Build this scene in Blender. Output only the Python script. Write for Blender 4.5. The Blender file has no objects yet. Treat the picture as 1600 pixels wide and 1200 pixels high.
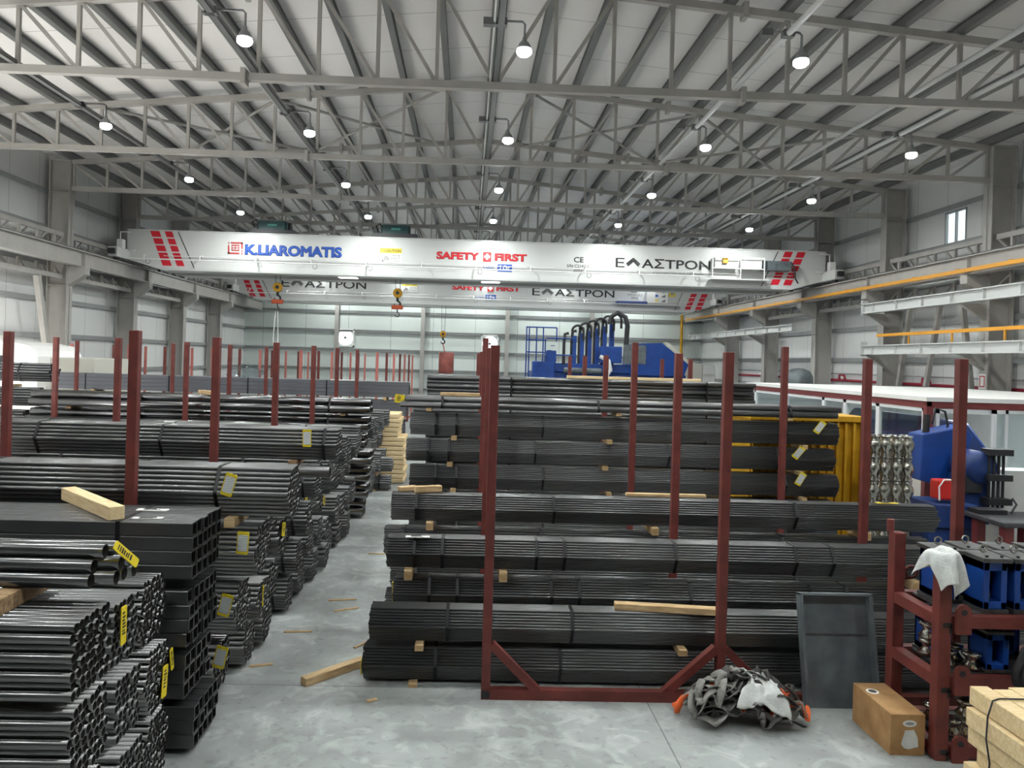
import bpy, bmesh, math, random
from mathutils import Vector, Matrix, noise
random.seed(7)
SC = bpy.context.scene
COL = SC.collection
PI = math.pi

# ------------------------------------------------------------------ camera
psi, rho = math.radians(1.45), math.radians(1.65)
f_ = Vector((math.sin(psi), math.cos(psi), 0)); r0 = Vector((math.cos(psi), -math.sin(psi), 0)); u0 = Vector((0, 0, 1))
r_ = r0*math.cos(rho) + u0*math.sin(rho); u_ = u0*math.cos(rho) - r0*math.sin(rho)
cd = bpy.data.cameras.new('camera'); cam = bpy.data.objects.new('camera', cd); COL.objects.link(cam)
m3 = Matrix((r_, u_, -f_)).transposed()
cam.matrix_world = Matrix.Translation((0, 0, 3.0)) @ m3.to_4x4()
cd.sensor_width = 36; cd.lens = 36*1180/1600
cd.shift_x = (800-761)/1600; cd.shift_y = -(600-562)/1600
cd.clip_start = .1; cd.clip_end = 200
SC.camera = cam

# ------------------------------------------------------------------ world, daylight, exposure
w = bpy.data.worlds.new('sky'); SC.world = w; w.use_nodes = True
bg = w.node_tree.nodes['Background']; bg.inputs[0].default_value = (.93, .96, 1.0, 1); bg.inputs[1].default_value = 2.0
SC.view_settings.view_transform = 'Standard'; SC.view_settings.look = 'None'
SC.view_settings.gamma = 1; SC.view_settings.use_curve_mapping = False
SC.view_settings.exposure = 0.0

def area(name, loc, size, sizey, power, color, rot):
    l = bpy.data.lights.new(name, 'AREA'); l.shape = 'RECTANGLE'; l.size = size; l.size_y = sizey
    l.energy = power; l.color = color
    o = bpy.data.objects.new(name, l); COL.objects.link(o); o.location = loc; o.rotation_euler = rot
    return o
# the sun reaches in low through the open loading gate of the left wall (beside the photographer, out of the picture);
# sky light enters through that gate and through the truck gate farther along
sl = bpy.data.lights.new('sun', 'SUN'); sl.energy = 125; sl.angle = .01; sl.color = (1.0, .93, .87)
sun = bpy.data.objects.new('sun', sl); COL.objects.link(sun); sun.rotation_euler = (0, math.radians(-50), 0)
area('gate_daylight', (-13.85, 19.4, 2.0), 3.6, 3.6, 150, (1.0, .96, .93), (0, math.radians(-90), 0))
LAMP_W = 64

# ------------------------------------------------------------------ materials
def mat(name, col, rough=.5, metal=0., var=0., scale=3., bump=0., bscale=40., spec=.5, col2=None, stretch=None, ior=None):
    m = bpy.data.materials.new(name); m.use_nodes = True
    n = m.node_tree.nodes; L = m.node_tree.links; b = n['Principled BSDF']
    b.inputs['Base Color'].default_value = (*col, 1); b.inputs['Roughness'].default_value = rough
    b.inputs['Metallic'].default_value = metal; b.inputs['Specular IOR Level'].default_value = spec
    if ior: b.inputs['IOR'].default_value = ior
    if var or bump or col2:
        tc = n.new('ShaderNodeTexCoord'); mp = n.new('ShaderNodeMapping'); L.new(tc.outputs['Object'], mp.inputs[0])
        if stretch: mp.inputs['Scale'].default_value = stretch
    if var or col2:
        nz = n.new('ShaderNodeTexNoise'); nz.inputs['Scale'].default_value = scale; nz.inputs['Detail'].default_value = 6
        L.new(mp.outputs[0], nz.inputs['Vector'])
        cr = n.new('ShaderNodeValToRGB'); L.new(nz.outputs['Fac'], cr.inputs[0])
        c2 = col2 or tuple(c*(1-var) for c in col); c1 = col if col2 else tuple(min(1, c*(1+var)) for c in col)
        cr.color_ramp.elements[0].position = .35; cr.color_ramp.elements[1].position = .65
        cr.color_ramp.elements[0].color = (*c2, 1); cr.color_ramp.elements[1].color = (*c1, 1)
        L.new(cr.outputs[0], b.inputs['Base Color'])
    if bump:
        nb = n.new('ShaderNodeTexNoise'); nb.inputs['Scale'].default_value = bscale
        L.new(mp.outputs[0], nb.inputs['Vector'])
        bp = n.new('ShaderNodeBump'); bp.inputs['Strength'].default_value = bump; bp.inputs['Distance'].default_value = .02
        L.new(nb.outputs['Fac'], bp.inputs['Height']); L.new(bp.outputs[0], b.inputs['Normal'])
    return m

def emit(name, col, s):
    m = bpy.data.materials.new(name); m.use_nodes = True
    n = m.node_tree.nodes; n.remove(n['Principled BSDF']); e = n.new('ShaderNodeEmission')
    e.inputs[0].default_value = (*col, 1); e.inputs[1].default_value = s
    m.node_tree.links.new(e.outputs[0], n['Material Output'].inputs[0]); return m

def glass(name, tint=(.9, .95, .95)):
    m = bpy.data.materials.new(name); m.use_nodes = True; n = m.node_tree.nodes; L = m.node_tree.links
    n.remove(n['Principled BSDF']); t = n.new('ShaderNodeBsdfTransparent'); t.inputs[0].default_value = (*tint, 1)
    g = n.new('ShaderNodeBsdfGlossy'); g.inputs['Roughness'].default_value = .03
    lw = n.new('ShaderNodeLayerWeight'); lw.inputs[0].default_value = .5
    pw = n.new('ShaderNodeMath'); pw.operation = 'POWER'; pw.inputs[1].default_value = 4.; L.new(lw.outputs['Facing'], pw.inputs[0])
    fr = n.new('ShaderNodeMapRange'); fr.inputs[3].default_value = .05; fr.inputs[4].default_value = .75; L.new(pw.outputs[0], fr.inputs[0]); mx = n.new('ShaderNodeMixShader')
    L.new(fr.outputs[0], mx.inputs[0]); L.new(t.outputs[0], mx.inputs[1]); L.new(g.outputs[0], mx.inputs[2])
    L.new(mx.outputs[0], n['Material Output'].inputs[0]); return m

def panel_mat(name, col, axis, pitch, line=.012, rough=.45, jcol=None, var=.04, spec=.4, axis2=None, pitch2=1.):
    """painted sandwich panel with thin joints every `pitch` metres along `axis`"""
    m = mat(name, col, rough, var=var, scale=.35, spec=spec); n = m.node_tree.nodes; L = m.node_tree.links; b = n['Principled BSDF']
    src = b.inputs['Base Color'].links[0].from_socket
    tc = n.new('ShaderNodeTexCoord'); sp = n.new('ShaderNodeSeparateXYZ'); L.new(tc.outputs['Object'], sp.inputs[0])
    def joint(ax, p):
        md = n.new('ShaderNodeMath'); md.operation = 'FLOORED_MODULO'; md.inputs[1].default_value = p; L.new(sp.outputs[ax], md.inputs[0])
        lt = n.new('ShaderNodeMath'); lt.operation = 'LESS_THAN'; lt.inputs[1].default_value = line; L.new(md.outputs[0], lt.inputs[0]); return lt.outputs[0]
    fac = joint(axis, pitch)
    if axis2 is not None:
        mxm = n.new('ShaderNodeMath'); mxm.operation = 'MAXIMUM'; L.new(fac, mxm.inputs[0]); L.new(joint(axis2, pitch2), mxm.inputs[1]); fac = mxm.outputs[0]
    mx = n.new('ShaderNodeMix'); mx.data_type = 'RGBA'; L.new(fac, mx.inputs['Factor']); L.new(src, mx.inputs['A'])
    mx.inputs['B'].default_value = (*(jcol or tuple(c*.45 for c in col)), 1)
    L.new(mx.outputs['Result'], b.inputs['Base Color']); return m

def floor_mat():
    m = mat('concrete floor', (.42, .44, .43), .55, spec=.35); n = m.node_tree.nodes; L = m.node_tree.links; b = n['Principled BSDF']
    tc = n.new('ShaderNodeTexCoord')
    def nz(s, d=8, dist=0.):
        x = n.new('ShaderNodeTexNoise'); x.inputs['Scale'].default_value = s; x.inputs['Detail'].default_value = d; x.inputs['Distortion'].default_value = dist
        L.new(tc.outputs['Object'], x.inputs['Vector']); return x.outputs['Fac']
    def ramp(src, p0, p1, c0, c1):
        r = n.new('ShaderNodeValToRGB'); L.new(src, r.inputs[0]); r.color_ramp.elements[0].position = p0; r.color_ramp.elements[1].position = p1
        r.color_ramp.elements[0].color = (*c0, 1); r.color_ramp.elements[1].color = (*c1, 1); return r.outputs[0]
    def mix(a, bb, fac, mode='MULTIPLY'):
        x = n.new('ShaderNodeMix'); x.data_type = 'RGBA'; x.blend_type = mode
        if isinstance(fac, float): x.inputs['Factor'].default_value = fac
        else: L.new(fac, x.inputs['Factor'])
        L.new(a, x.inputs['A']); L.new(bb, x.inputs['B']); return x.outputs['Result']
    base = ramp(nz(1.1, 8, .6), .36, .62, (.27, .285, .28), (.42, .445, .44))
    dust = ramp(nz(3.3, 10, 1.2), .50, .66, (.78, .78, .78), (1.15, 1.15, 1.14))
    stain = ramp(nz(14, 6), .33, .42, (.7, .7, .7), (1, 1, 1))
    c = mix(mix(base, dust, .8), stain, .6)
    # darker floor from the front of the racks onwards
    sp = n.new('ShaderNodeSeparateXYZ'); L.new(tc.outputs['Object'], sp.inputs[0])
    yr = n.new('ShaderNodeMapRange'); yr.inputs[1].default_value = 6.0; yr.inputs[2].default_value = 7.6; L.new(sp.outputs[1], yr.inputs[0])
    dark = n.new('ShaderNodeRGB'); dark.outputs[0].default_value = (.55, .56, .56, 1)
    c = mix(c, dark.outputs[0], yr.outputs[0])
    # sawn joints
    def joint(ax, off, p):
        a = n.new('ShaderNodeMath'); a.operation = 'ADD'; a.inputs[1].default_value = off; L.new(sp.outputs[ax], a.inputs[0])
        md = n.new('ShaderNodeMath'); md.operation = 'FLOORED_MODULO'; md.inputs[1].default_value = p; L.new(a.outputs[0], md.inputs[0])
        lt = n.new('ShaderNodeMath'); lt.operation = 'LESS_THAN'; lt.inputs[1].default_value = .012; L.new(md.outputs[0], lt.inputs[0]); return lt.outputs[0]
    jc = n.new('ShaderNodeRGB'); jc.outputs[0].default_value = (.5, .5, .5, 1)
    c = mix(c, jc.outputs[0], joint(0, -1.27, 5.0)); c = mix(c, jc.outputs[0], joint(1, -6.33, 5.0))
    L.new(c, b.inputs['Base Color'])
    bp = n.new('ShaderNodeBump'); bp.inputs['Strength'].default_value = .15; bp.inputs['Distance'].default_value = .01
    L.new(nz(60, 4), bp.inputs['Height']); L.new(bp.outputs[0], b.inputs['Normal'])
    return m

def wood_mat(name, c1, c2, s=(2, 14, 14)):
    return mat(name, c1, .7, col2=c2, scale=3., stretch=s, bump=.12, bscale=14, spec=.2)

def tag_print():
    m = mat('printed tag sticker', (.82, .84, .82), .5); n = m.node_tree.nodes; L = m.node_tree.links; b = n['Principled BSDF']
    tc = n.new('ShaderNodeTexCoord'); wv = n.new('ShaderNodeTexWave'); wv.bands_direction = 'Z'; wv.inputs['Scale'].default_value = 22; wv.inputs['Distortion'].default_value = 3
    L.new(tc.outputs['Object'], wv.inputs['Vector']); cr = n.new('ShaderNodeValToRGB'); cr.color_ramp.interpolation = 'CONSTANT'
    cr.color_ramp.elements[0].color = (.35, .37, .40, 1); cr.color_ramp.elements[1].color = (.82, .84, .82, 1); cr.color_ramp.elements[1].position = .3
    L.new(wv.outputs['Fac'], cr.inputs[0]); L.new(cr.outputs[0], b.inputs['Base Color']); return m

M = {
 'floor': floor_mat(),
 'roof': panel_mat('roof panel', (.82, .80, .785), 1, 1.9, .02, spec=.3),
 'wall': panel_mat('wall panel long side', (.72, .73, .72), 1, 1.55, .018),
 'wallb': panel_mat('wall panel gable', (.70, .76, .73), 0, 2.6, .025),
 'steel': mat('pale painted structural steel', (.40, .385, .36), .5, var=.05),
 'purlin': mat('grey galvanised purlin', (.19, .192, .19), .5, metal=.3, var=.08, scale=1.),
 'girt': mat('grey wall rail', (.30, .315, .315), .5, var=.06),
 'white': mat('white crane paint', (.60, .61, .595), .35, var=.03, scale=.6),
 'whitep': mat('white paint', (.80, .80, .78), .4),
 'red': mat('red stripe paint', (.62, .012, .03), .45),
 'redtext': mat('red lettering', (.62, .02, .03), .5),
 'dkredtext': mat('dull red logo', (.45, .06, .06), .5),
 'blue text': mat('blue lettering', (.025, .09, .42), .5),
 'black': mat('black paint', (.015, .015, .017), .5),
 'dark': mat('dark grey plastic', (.04, .04, .045), .5),
 'teal': mat('dark teal motor casing', (.02, .075, .075), .5, var=.2),
 'tealL': mat('teal label', (.10, .42, .38), .5),
 'post': mat('red oxide painted steel', (.135, .027, .021), .55, var=.22, scale=5., bump=.06),
 'postlit': mat('daylit red oxide steel', (.40, .12, .10), .6, var=.15),  # daylight on the far posts painted in as pinker red; drum shares it
 'pipe': mat('dark oiled steel tube', (.022, .023, .025), .30, var=.3, scale=2.5, stretch=(.5, 6, 6), ior=2.2),
 'pipeb': mat('bright black polished tube', (.006, .006, .007), .21, var=.3, scale=2.5, stretch=(.5, 6, 6), ior=2.5),
 'tube': mat('dark grey square steel tube', (.02, .021, .023), .33, ior=2.0, var=.2, scale=2, stretch=(.5, 6, 6)),
 'tubeg': mat('blue grey square steel tube', (.085, .09, .105), .5, spec=.8, var=.15, scale=2, stretch=(.3, 6, 6)),
 'bore': mat('dull bore darkened for shade', (.014, .013, .012), .85, spec=.15),  # tube insides coloured dark and dull to read as shaded
 'strap': mat('black steel strap', (.02, .02, .022), .4, metal=.6),
 'yellow': mat('yellow tag', (.75, .58, .02), .5),
 'print': tag_print(),
 'wood': wood_mat('raw pine', (.60, .44, .25), (.42, .28, .14)),
 'woodp': wood_mat('pale fresh pine', (.78, .62, .38), (.66, .49, .26)),
 'woodo': wood_mat('weathered timber', (.42, .29, .16), (.22, .14, .08)),
 'ply': mat('plywood', (.42, .25, .115), .7, col2=(.30, .165, .07), scale=6, bump=.05, spec=.2),
 'ochre': mat('yellow ochre paint', (.55, .30, .01), .5, var=.12, scale=4),
 'busbar': mat('orange yellow conductor rail', (.72, .33, .03), .5),
 'blue': mat('blue machine paint', (.007, .05, .25), .4, var=.15, scale=3),
 'blued': mat('dark blue machine paint', (.008, .03, .13), .45, var=.2, scale=3),
 'chrome': mat('polished steel', (.55, .53, .48), .18, metal=1., var=.15, scale=8),
 'galv': mat('grey galvanised sheet', (.15, .175, .185), .45, metal=.1, col2=(.085, .10, .11), scale=3.5),
 'plate': mat('worn dark steel plate', (.10, .10, .10), .5, metal=.6, var=.3, scale=9),
 'cloth': mat('white cloth', (.62, .64, .62), .85, var=.12, scale=9, bump=.3, bscale=60),
 'sling': mat('grey webbing', (.21, .205, .19), .8, var=.35, scale=9, bump=.3, bscale=150),
 'slingd': mat('dark webbing', (.05, .048, .045), .75, var=.3, scale=9, bump=.3, bscale=150),
 'orange': mat('orange webbing', (.75, .13, .03), .7),
 'bag': mat('black plastic bag', (.012, .012, .014), .35, bump=.6, bscale=9),
 'brown': mat('brown red cabin trim', (.17, .03, .03), .5),
 'cabin': mat('cabin panel', (.60, .61, .59), .45, var=.03),
 'alu': mat('white window frame', (.72, .74, .75), .4),
 'grey': mat('grey paint', (.30, .31, .31), .5),
 'firered': mat('fire pipe red', (.28, .01, .03), .4),
 'signred': mat('sign red', (.50, .02, .04), .5),
 'redm': mat('bright red paint', (.55, .02, .015), .4),
 'hose': mat('black rubber hose', (.02, .021, .023), .5),
 'glass': glass('window glass'),
 'lens': emit('lamp lens', (.92, .97, 1.0), 32),
 'tubeglow': emit('crane lamp glow', (1., .9, .92), 5),
 'sky': emit('daylight behind opening', (.92, .96, 1.0), 3.0),
 'yhook': mat('yellow hook block', (.70, .36, .02), .45),
 'ohook': mat('orange load cell', (.62, .10, .03), .5),
 'rope': mat('wire rope', (.10, .10, .10), .5, metal=.6),
 'film': glass('clear packing film', (.82, .86, .88)),
 'beige': mat('beige cabinet paint', (.52, .51, .45), .5),
 'paper': mat('paper', (.8, .8, .78), .6),
 'amber': mat('amber beacon', (.75, .38, .04), .4),
 'caution': mat('caution yellow', (.70, .55, .05), .5),
}

# ------------------------------------------------------------------ helpers
class MB:
    def __init__(s): s.v = []; s.f = []; s.sm = []; s.mi = {}
    def add(s, vs, fs, smooth=False):
        o = len(s.v); s.v += [tuple(v) for v in vs]
        for f in fs: s.f.append([o+i for i in f]); s.sm.append(smooth)
        return s
    def box(s, c, d, R=None):
        hx, hy, hz = d[0]/2, d[1]/2, d[2]/2; vs = []
        for x in (-hx, hx):
            for y in (-hy, hy):
                for z in (-hz, hz):
                    p = Vector((x, y, z)); p = R @ p if R else p; vs.append(p+Vector(c))
        return s.add(vs, [(0, 1, 3, 2), (4, 6, 7, 5), (0, 4, 5, 1), (2, 3, 7, 6), (0, 2, 6, 4), (1, 5, 7, 3)])
    def b2(s, a, b):
        return s.box([(a[i]+b[i])/2 for i in range(3)], [abs(b[i]-a[i]) for i in range(3)])
    def bar(s, p, q, w, h, up=(0, 0, 1)):
        p, q = Vector(p), Vector(q); d = (q-p); L = d.length; d.normalize(); up = Vector(up)
        if abs(d.dot(up)) > .98: up = Vector((0, 1, 0))
        a = d.cross(up).normalized(); b = a.cross(d).normalized()
        vs = []
        for e in (p, q):
            for (i, j) in ((-1, -1), (1, -1), (1, 1), (-1, 1)): vs.append(e+a*(i*w/2)+b*(j*h/2))
        return s.add(vs, [(3, 2, 1, 0), (4, 5, 6, 7), (0, 1, 5, 4), (1, 2, 6, 5), (2, 3, 7, 6), (3, 0, 4, 7)])
    def path(s, pts, r, n=10, closed=False):
        pts = [Vector(p) for p in pts]; N = len(pts); rings = []; pa = None
        for i, p in enumerate(pts):
            if closed: t = pts[(i+1) % N]-pts[i-1]
            else: t = pts[min(i+1, N-1)]-pts[max(i-1, 0)]
            t.normalize()
            if pa is None: pa = t.orthogonal().normalized()
            pa = (pa - t*pa.dot(t)).normalized(); b = t.cross(pa)
            rr = r[i] if isinstance(r, (list, tuple)) else r
            rings.append([p+(pa*math.cos(k*2*PI/n)+b*math.sin(k*2*PI/n))*rr for k in range(n)])
        vs = [v for R in rings for v in R]; fs = []
        for i in range(N if closed else N-1):
            j = (i+1) % N
            for k in range(n): fs.append((i*n+k, i*n+(k+1) % n, j*n+(k+1) % n, j*n+k))
        s.add(vs, fs, True)
        if not closed: s.add(rings[0], [tuple(reversed(range(n)))]); s.add(rings[-1], [tuple(range(n))])
        return s
    def lathe(s, prof, o, axis='z', n=20):
        vs = []; o = Vector(o)
        for (r, h) in prof:
            for k in range(n):
                a = k*2*PI/n; x, y = r*math.cos(a), r*math.sin(a)
                v = {'z': (x, y, h), 'x': (h, x, y), 'y': (x, h, y)}[axis]
                vs.append(o+Vector(v))
        fs = []
        for i in range(len(prof)-1):
            for k in range(n): fs.append((i*n+k, i*n+(k+1) % n, (i+1)*n+(k+1) % n, (i+1)*n+k))
        s.add(vs, fs, True); m = len(prof)
        s.add(vs[:n], [tuple(reversed(range(n)))]); s.add(vs[(m-1)*n:], [tuple(range(n))])
        return s
    def prism(s, poly, y0, y1, axis='y'):
        n = len(poly)
        def P(p, t): return {'y': (p[0], t, p[1]), 'x': (t, p[0], p[1]), 'z': (p[0], p[1], t)}[axis]
        vs = [P(p, y0) for p in poly]+[P(p, y1) for p in poly]
        return s.add(vs, [tuple(range(n)), tuple(reversed(range(n, 2*n)))]+[(i, i+n, (i+1) % n+n, (i+1) % n) for i in range(n)])
    def mesh(s, name, off=(0, 0, 0), m=None):
        me = bpy.data.meshes.new(name); ox, oy, oz = off
        me.from_pydata([(x-ox, y-oy, z-oz) for x, y, z in s.v], [], s.f)
        me.polygons.foreach_set('use_smooth', s.sm)
        bm = bmesh.new(); bm.from_mesh(me); bmesh.ops.recalc_face_normals(bm, faces=bm.faces); bm.to_mesh(me); bm.free()
        if m: me.materials.append(M[m] if isinstance(m, str) else m)
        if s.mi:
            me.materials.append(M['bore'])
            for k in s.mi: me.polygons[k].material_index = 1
        return me

def wl(o):
    v = Vector((0, 0, 0))
    while o: v += Vector(o.location); o = o.parent
    return v
def tag(o, label=None, cat=None, group=None, kind=None):
    if label: o['label'] = label
    if cat: o['category'] = cat
    if group: o['group'] = group
    if kind: o['kind'] = kind
    return o
def obj(name, mb, m, parent=None, bevel=0, **kw):
    if parent: off = wl(parent)
    else:
        xs = [v[0] for v in mb.v]; ys = [v[1] for v in mb.v]; zs = [v[2] for v in mb.v]
        off = Vector(((min(xs)+max(xs))/2, (min(ys)+max(ys))/2, min(zs)))
    o = bpy.data.objects.new(name, mb.mesh(name, off, m)); COL.objects.link(o)
    if parent: o.parent = parent
    else: o.location = off
    if bevel:
        b = o.modifiers.new('bevel', 'BEVEL'); b.width = bevel; b.segments = 2; b.limit_method = 'ANGLE'
    return tag(o, **kw)
def thing(name, loc, label, cat, group=None):
    o = bpy.data.objects.new(name, None); COL.objects.link(o); o.location = loc; o.empty_display_size = .1
    return tag(o, label, cat, group)
def inst(name, me, loc, parent):
    o = bpy.data.objects.new(name, me); COL.objects.link(o); o.location = loc; o.parent = parent; return o
def copy_tree(o, parent=None):
    c = o.copy(); COL.objects.link(c)
    if parent: c.parent = parent
    for ch in list(o.children): copy_tree(ch, c)
    return c
ORD = ['first', 'second', 'third', 'fourth', 'fifth', 'sixth', 'seventh', 'eighth', 'ninth', 'tenth', 'eleventh', 'twelfth', 'thirteenth', 'fourteenth']

def text(name, s, x0, x1, z0, z1, y, m, parent, bold=0., depth=.004):
    cu = bpy.data.curves.new('t', 'FONT'); cu.body = s; cu.resolution_u = 4
    if bold: cu.bevel_depth = bold; cu.bevel_resolution = 0; cu.fill_mode = 'BOTH'
    t = bpy.data.objects.new('t', cu); COL.objects.link(t)
    me = bpy.data.meshes.new_from_object(t.evaluated_get(bpy.context.evaluated_depsgraph_get()))
    bpy.data.objects.remove(t)
    vs = [v.co for v in me.vertices]
    ax, bx = min(v.x for v in vs), max(v.x for v in vs); ay, by = min(v.y for v in vs), max(v.y for v in vs)
    off = wl(parent)
    for v in me.vertices:
        X = x0+(v.co.x-ax)/(bx-ax)*(x1-x0); Z = z0+(v.co.y-ay)/max(by-ay, 1e-6)*(z1-z0)
        v.co = Vector((X, y-max(0, v.co.z)*.05, Z))-off
    me.materials.clear(); me.materials.append(M[m]); me.name = name
    o = bpy.data.objects.new(name, me); COL.objects.link(o); o.parent = parent
    return o

# ------------------------------------------------------------------ hall shell
XL, XR, YB, YF = -13.75, 14.55, 46.6, -26.0
CX0 = .37; SL = .088
TR = [14.25, 19.75, 24.8, 29.7, 34.8, 39.9]
def roofz(x): return 9.0+SL*(13.33-abs(x-CX0))
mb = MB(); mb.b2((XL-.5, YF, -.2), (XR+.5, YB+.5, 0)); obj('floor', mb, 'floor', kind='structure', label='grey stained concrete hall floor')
def wall(name, a, b, m, lab):
    mb = MB(); mb.b2(a, b); obj(name, mb, m, kind='structure', label=lab)
wz = 9.35
mb = MB()
for y0, y1, z0 in ((YF, 5.0, 0), (5.0, 13.2, 5.2), (13.2, 17.6, 0), (17.6, 21.2, 4.0), (21.2, YB+.1, 0)): mb.b2((XL-.1, y0, z0), (XL, y1, wz))
obj('wall_left', mb, 'wall', kind='structure', label='pale panelled left long wall')
# right wall with an opening for the window
wy0, wy1, wz0, wz1 = 21.85, 22.85, 6.9, 7.9
mb = MB()
mb.b2((XR, YF, 0), (XR+.1, wy0, wz)); mb.b2((XR, wy1, 0), (XR+.1, YB+.1, wz)); mb.b2((XR, wy0, 0), (XR+.1, wy1, wz0)); mb.b2((XR, wy0, wz1), (XR+.1, wy1, wz))
obj('wall_right', mb, 'wall', kind='structure', label='pale panelled right long wall')
wn = thing('window_1', (XR, 22.35, wz0), 'small bright window high in the right wall', 'window'); del wn['category']; wn['kind'] = 'structure'
mb = MB()
for a, b in (((wy0, wz0), (wy0+.05, wz1)), ((wy1-.05, wz0), (wy1, wz1)), ((wy0, wz0), (wy1, wz0+.05)), ((wy0, wz1-.05), (wy1, wz1)), ((22.33, wz0), (22.37, wz1))):
    mb.b2((XR-.02, a[0], a[1]), (XR+.06, b[0], b[1]))
obj('window_frame', mb, 'grey', wn)
mb = MB(); mb.b2((XR+.02, wy0+.05, wz0+.05), (XR+.03, wy1-.05, wz1-.05)); obj('pane', mb, 'glass', wn)
mb = MB(); mb.prism([(XL-.1, 0), (XR+.1, 0), (XR+.1, wz), (CX0, 10.6), (XL-.1, wz)], YB, YB+.1); obj('wall_back', mb, 'wallb', kind='structure', label='pale green grey gable wall at the far end')
mb = MB(); mb.prism([(XL-.1, 0), (XR+.1, 0), (XR+.1, wz), (CX0, 10.6), (XL-.1, wz)], YF-.1, YF); obj('wall_rear', mb, 'wallb', kind='structure', label='pale rear gable wall behind the photographer')
mb = MB(); zt = .30
zl, zc, zr = roofz(XL-.3)+zt, roofz(CX0)+zt, roofz(XR+.3)+zt
mb.prism([(XL-.3, zl), (CX0, zc), (XR+.3, zr), (XR+.3, zr+.12), (CX0, zc+.12), (XL-.3, zl+.12)], YF, YB+.2)
o = obj('ceiling', mb, 'roof', kind='structure', label='pale panelled pitched roof')

# purlins
PAN = 13.33/12
for i in range(-12, 13):
    x = CX0+i*PAN; z = roofz(x)+.09
    mb = MB(); mb.b2((x-.03, YF, z), (x+.03, YB, z+.19)); s = 1 if i >= 0 else -1
    mb.b2((x-.07, YF, z-.008), (x+.07, YB, z+.012)); mb.b2((x-.07, YF, z+.178), (x+.07, YB, z+.195))
    lab = 'grey roof purlin along the ridge' if i == 0 else '%s grey roof purlin %s of the ridge' % (ORD[abs(i)-1], 'right' if i > 0 else 'left')
    obj('purlin', mb, 'purlin', label=lab, cat='roof beam', group='roof purlins')

# trusses
TN = ['nearest pale steel roof truss, crossing the top of the picture', 'second nearest pale steel roof truss', 'third pale steel roof truss from the front', 'fourth pale steel roof truss, just ahead of the white crane', 'fifth pale steel roof truss, just behind the front crane', 'farthest pale steel roof truss, above the rear crane']
def truss(y, lab):
    t = thing('roof_truss', (CX0, y, 8.07), lab, 'roof truss', 'roof trusses')
    x0, x1 = CX0-13.33, CX0+13.33; zb = 8.15
    mb = MB(); mb.b2((x0, y-.07, zb-.07), (x1, y+.07, zb+.07)); obj('bottom_chord', mb, 'steel', t)
    for s in (-1, 1):
        mb = MB(); mb.bar((CX0+s*13.33, y, 9.0), (CX0, y, roofz(CX0)), .14, .14); obj('top_chord', mb, 'steel', t)
    for i in range(-12, 13):
        x = CX0+i*PAN
        if abs(i) == 12: x -= .05*(1 if i > 0 else -1)
        mb = MB(); mb.b2((x-.035, y-.035, zb), (x+.035, y+.035, roofz(x))); obj('vertical_strut', mb, 'steel', t)
    for s in (-1, 1):
        for i in range(12):
            xo = CX0+s*(i+1)*PAN; xi = CX0+s*i*PAN
            mb = MB(); mb.bar((xo, y, roofz(xo)-.02), (xi, y, zb+.02), .065, .065); obj('diagonal_strut', mb, 'steel', t)
    for s in (-1, 1):
        for zz in (zb, roofz(CX0+s*4.7)):
            x = CX0+s*4.7
            mb = MB(); mb.b2((x-.05, y-.12, zz-.15), (x+.05, y+.12, zz+.15)); obj('splice_plate', mb, 'steel', t, bevel=.01)
for y, l in zip(TR, TN): truss(y, l)
# roof bracing bars between the second and third truss
k = 0
for (xa, xb) in ((-9.5, -5.1), (-5.1, -.9), (-.9, -5.1), (1.6, 6.0), (6.0, 10.4), (6.0, 1.6), (10.4, 6.0), (-5.1, -9.5)):
    ya, yb = (19.8, 24.75)
    mb = MB(); zo = .10 if xb > xa else .03
    mb.path([(xa, ya, roofz(xa)-zo), (xb, yb, roofz(xb)-zo)], .04, 8)
    if 1:
        nm = ['outermost left', 'second left', 'third left', 'first right', 'outermost right', 'second right', 'third right', 'fourth left'][k]
        obj('roof_brace', mb, 'steel', label='%s pale diagonal wind brace between second and third roof truss' % nm, cat='brace', group='roof wind braces'); k += 1

# columns with crane brackets
RXL, RXR = -12.60, 13.30      # runway beam centre lines
def column(y, side, lab):
    xi = -12.96 if side < 0 else 13.70; xo = xi+side*.66
    t = thing('steel_column', ((xi+xo)/2, y, 0), lab, 'column', 'hall columns')
    mb = MB()
    mb.b2((xi, y-.17, 0), (xi+side*.03, y+.17, 9.05)); mb.b2((xo, y-.17, 0), (xo-side*.03, y+.17, 9.05))
    mb.b2((xi, y-.012, 0), (xo, y+.012, 9.05)); mb.b2((xi, y-.16, 5.0), (xo, y+.16, 5.02)); mb.b2((xi, y-.16, 8.0), (xo, y+.16, 8.02)); mb.b2((xi, y-.16, 9.03), (xo, y+.16, 9.06))
    obj('column_shaft', mb, 'steel', t)
    mb = MB(); xe = (RXL+.2) if side < 0 else (RXR-.2)
    mb.prism([(xi, 5.0), (xe, 5.38), (xe, 5.62), (xi, 5.62)], y-.15, y+.15)
    obj('crane_bracket', mb, 'steel', t)
for i, y in enumerate([9.1]+TR):
    if i >= 3: column(y, -1, '%s pale steel column along the left wall, counted from the front' % ORD[i-3])
    if i >= 2: column(y, 1, '%s pale steel column along the right wall, counted from the front' % ORD[i-2])
# gable posts
for i, x in enumerate((-8.04, -2.81, 2.36, 7.57)):
    mb = MB(); y = YB-.3
    mb.b2((x-.12, y-.15, 0), (x+.12, y-.12, 9.4)); mb.b2((x-.12, y+.12, 0), (x+.12, y+.15, 9.4)); mb.b2((x-.012, y-.15, 0), (x+.012, y+.15, 9.4))
    obj('gable_post', mb, 'steel', label='%s gable post from the left on the far end wall' % ORD[i], cat='column', group='gable posts')
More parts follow.
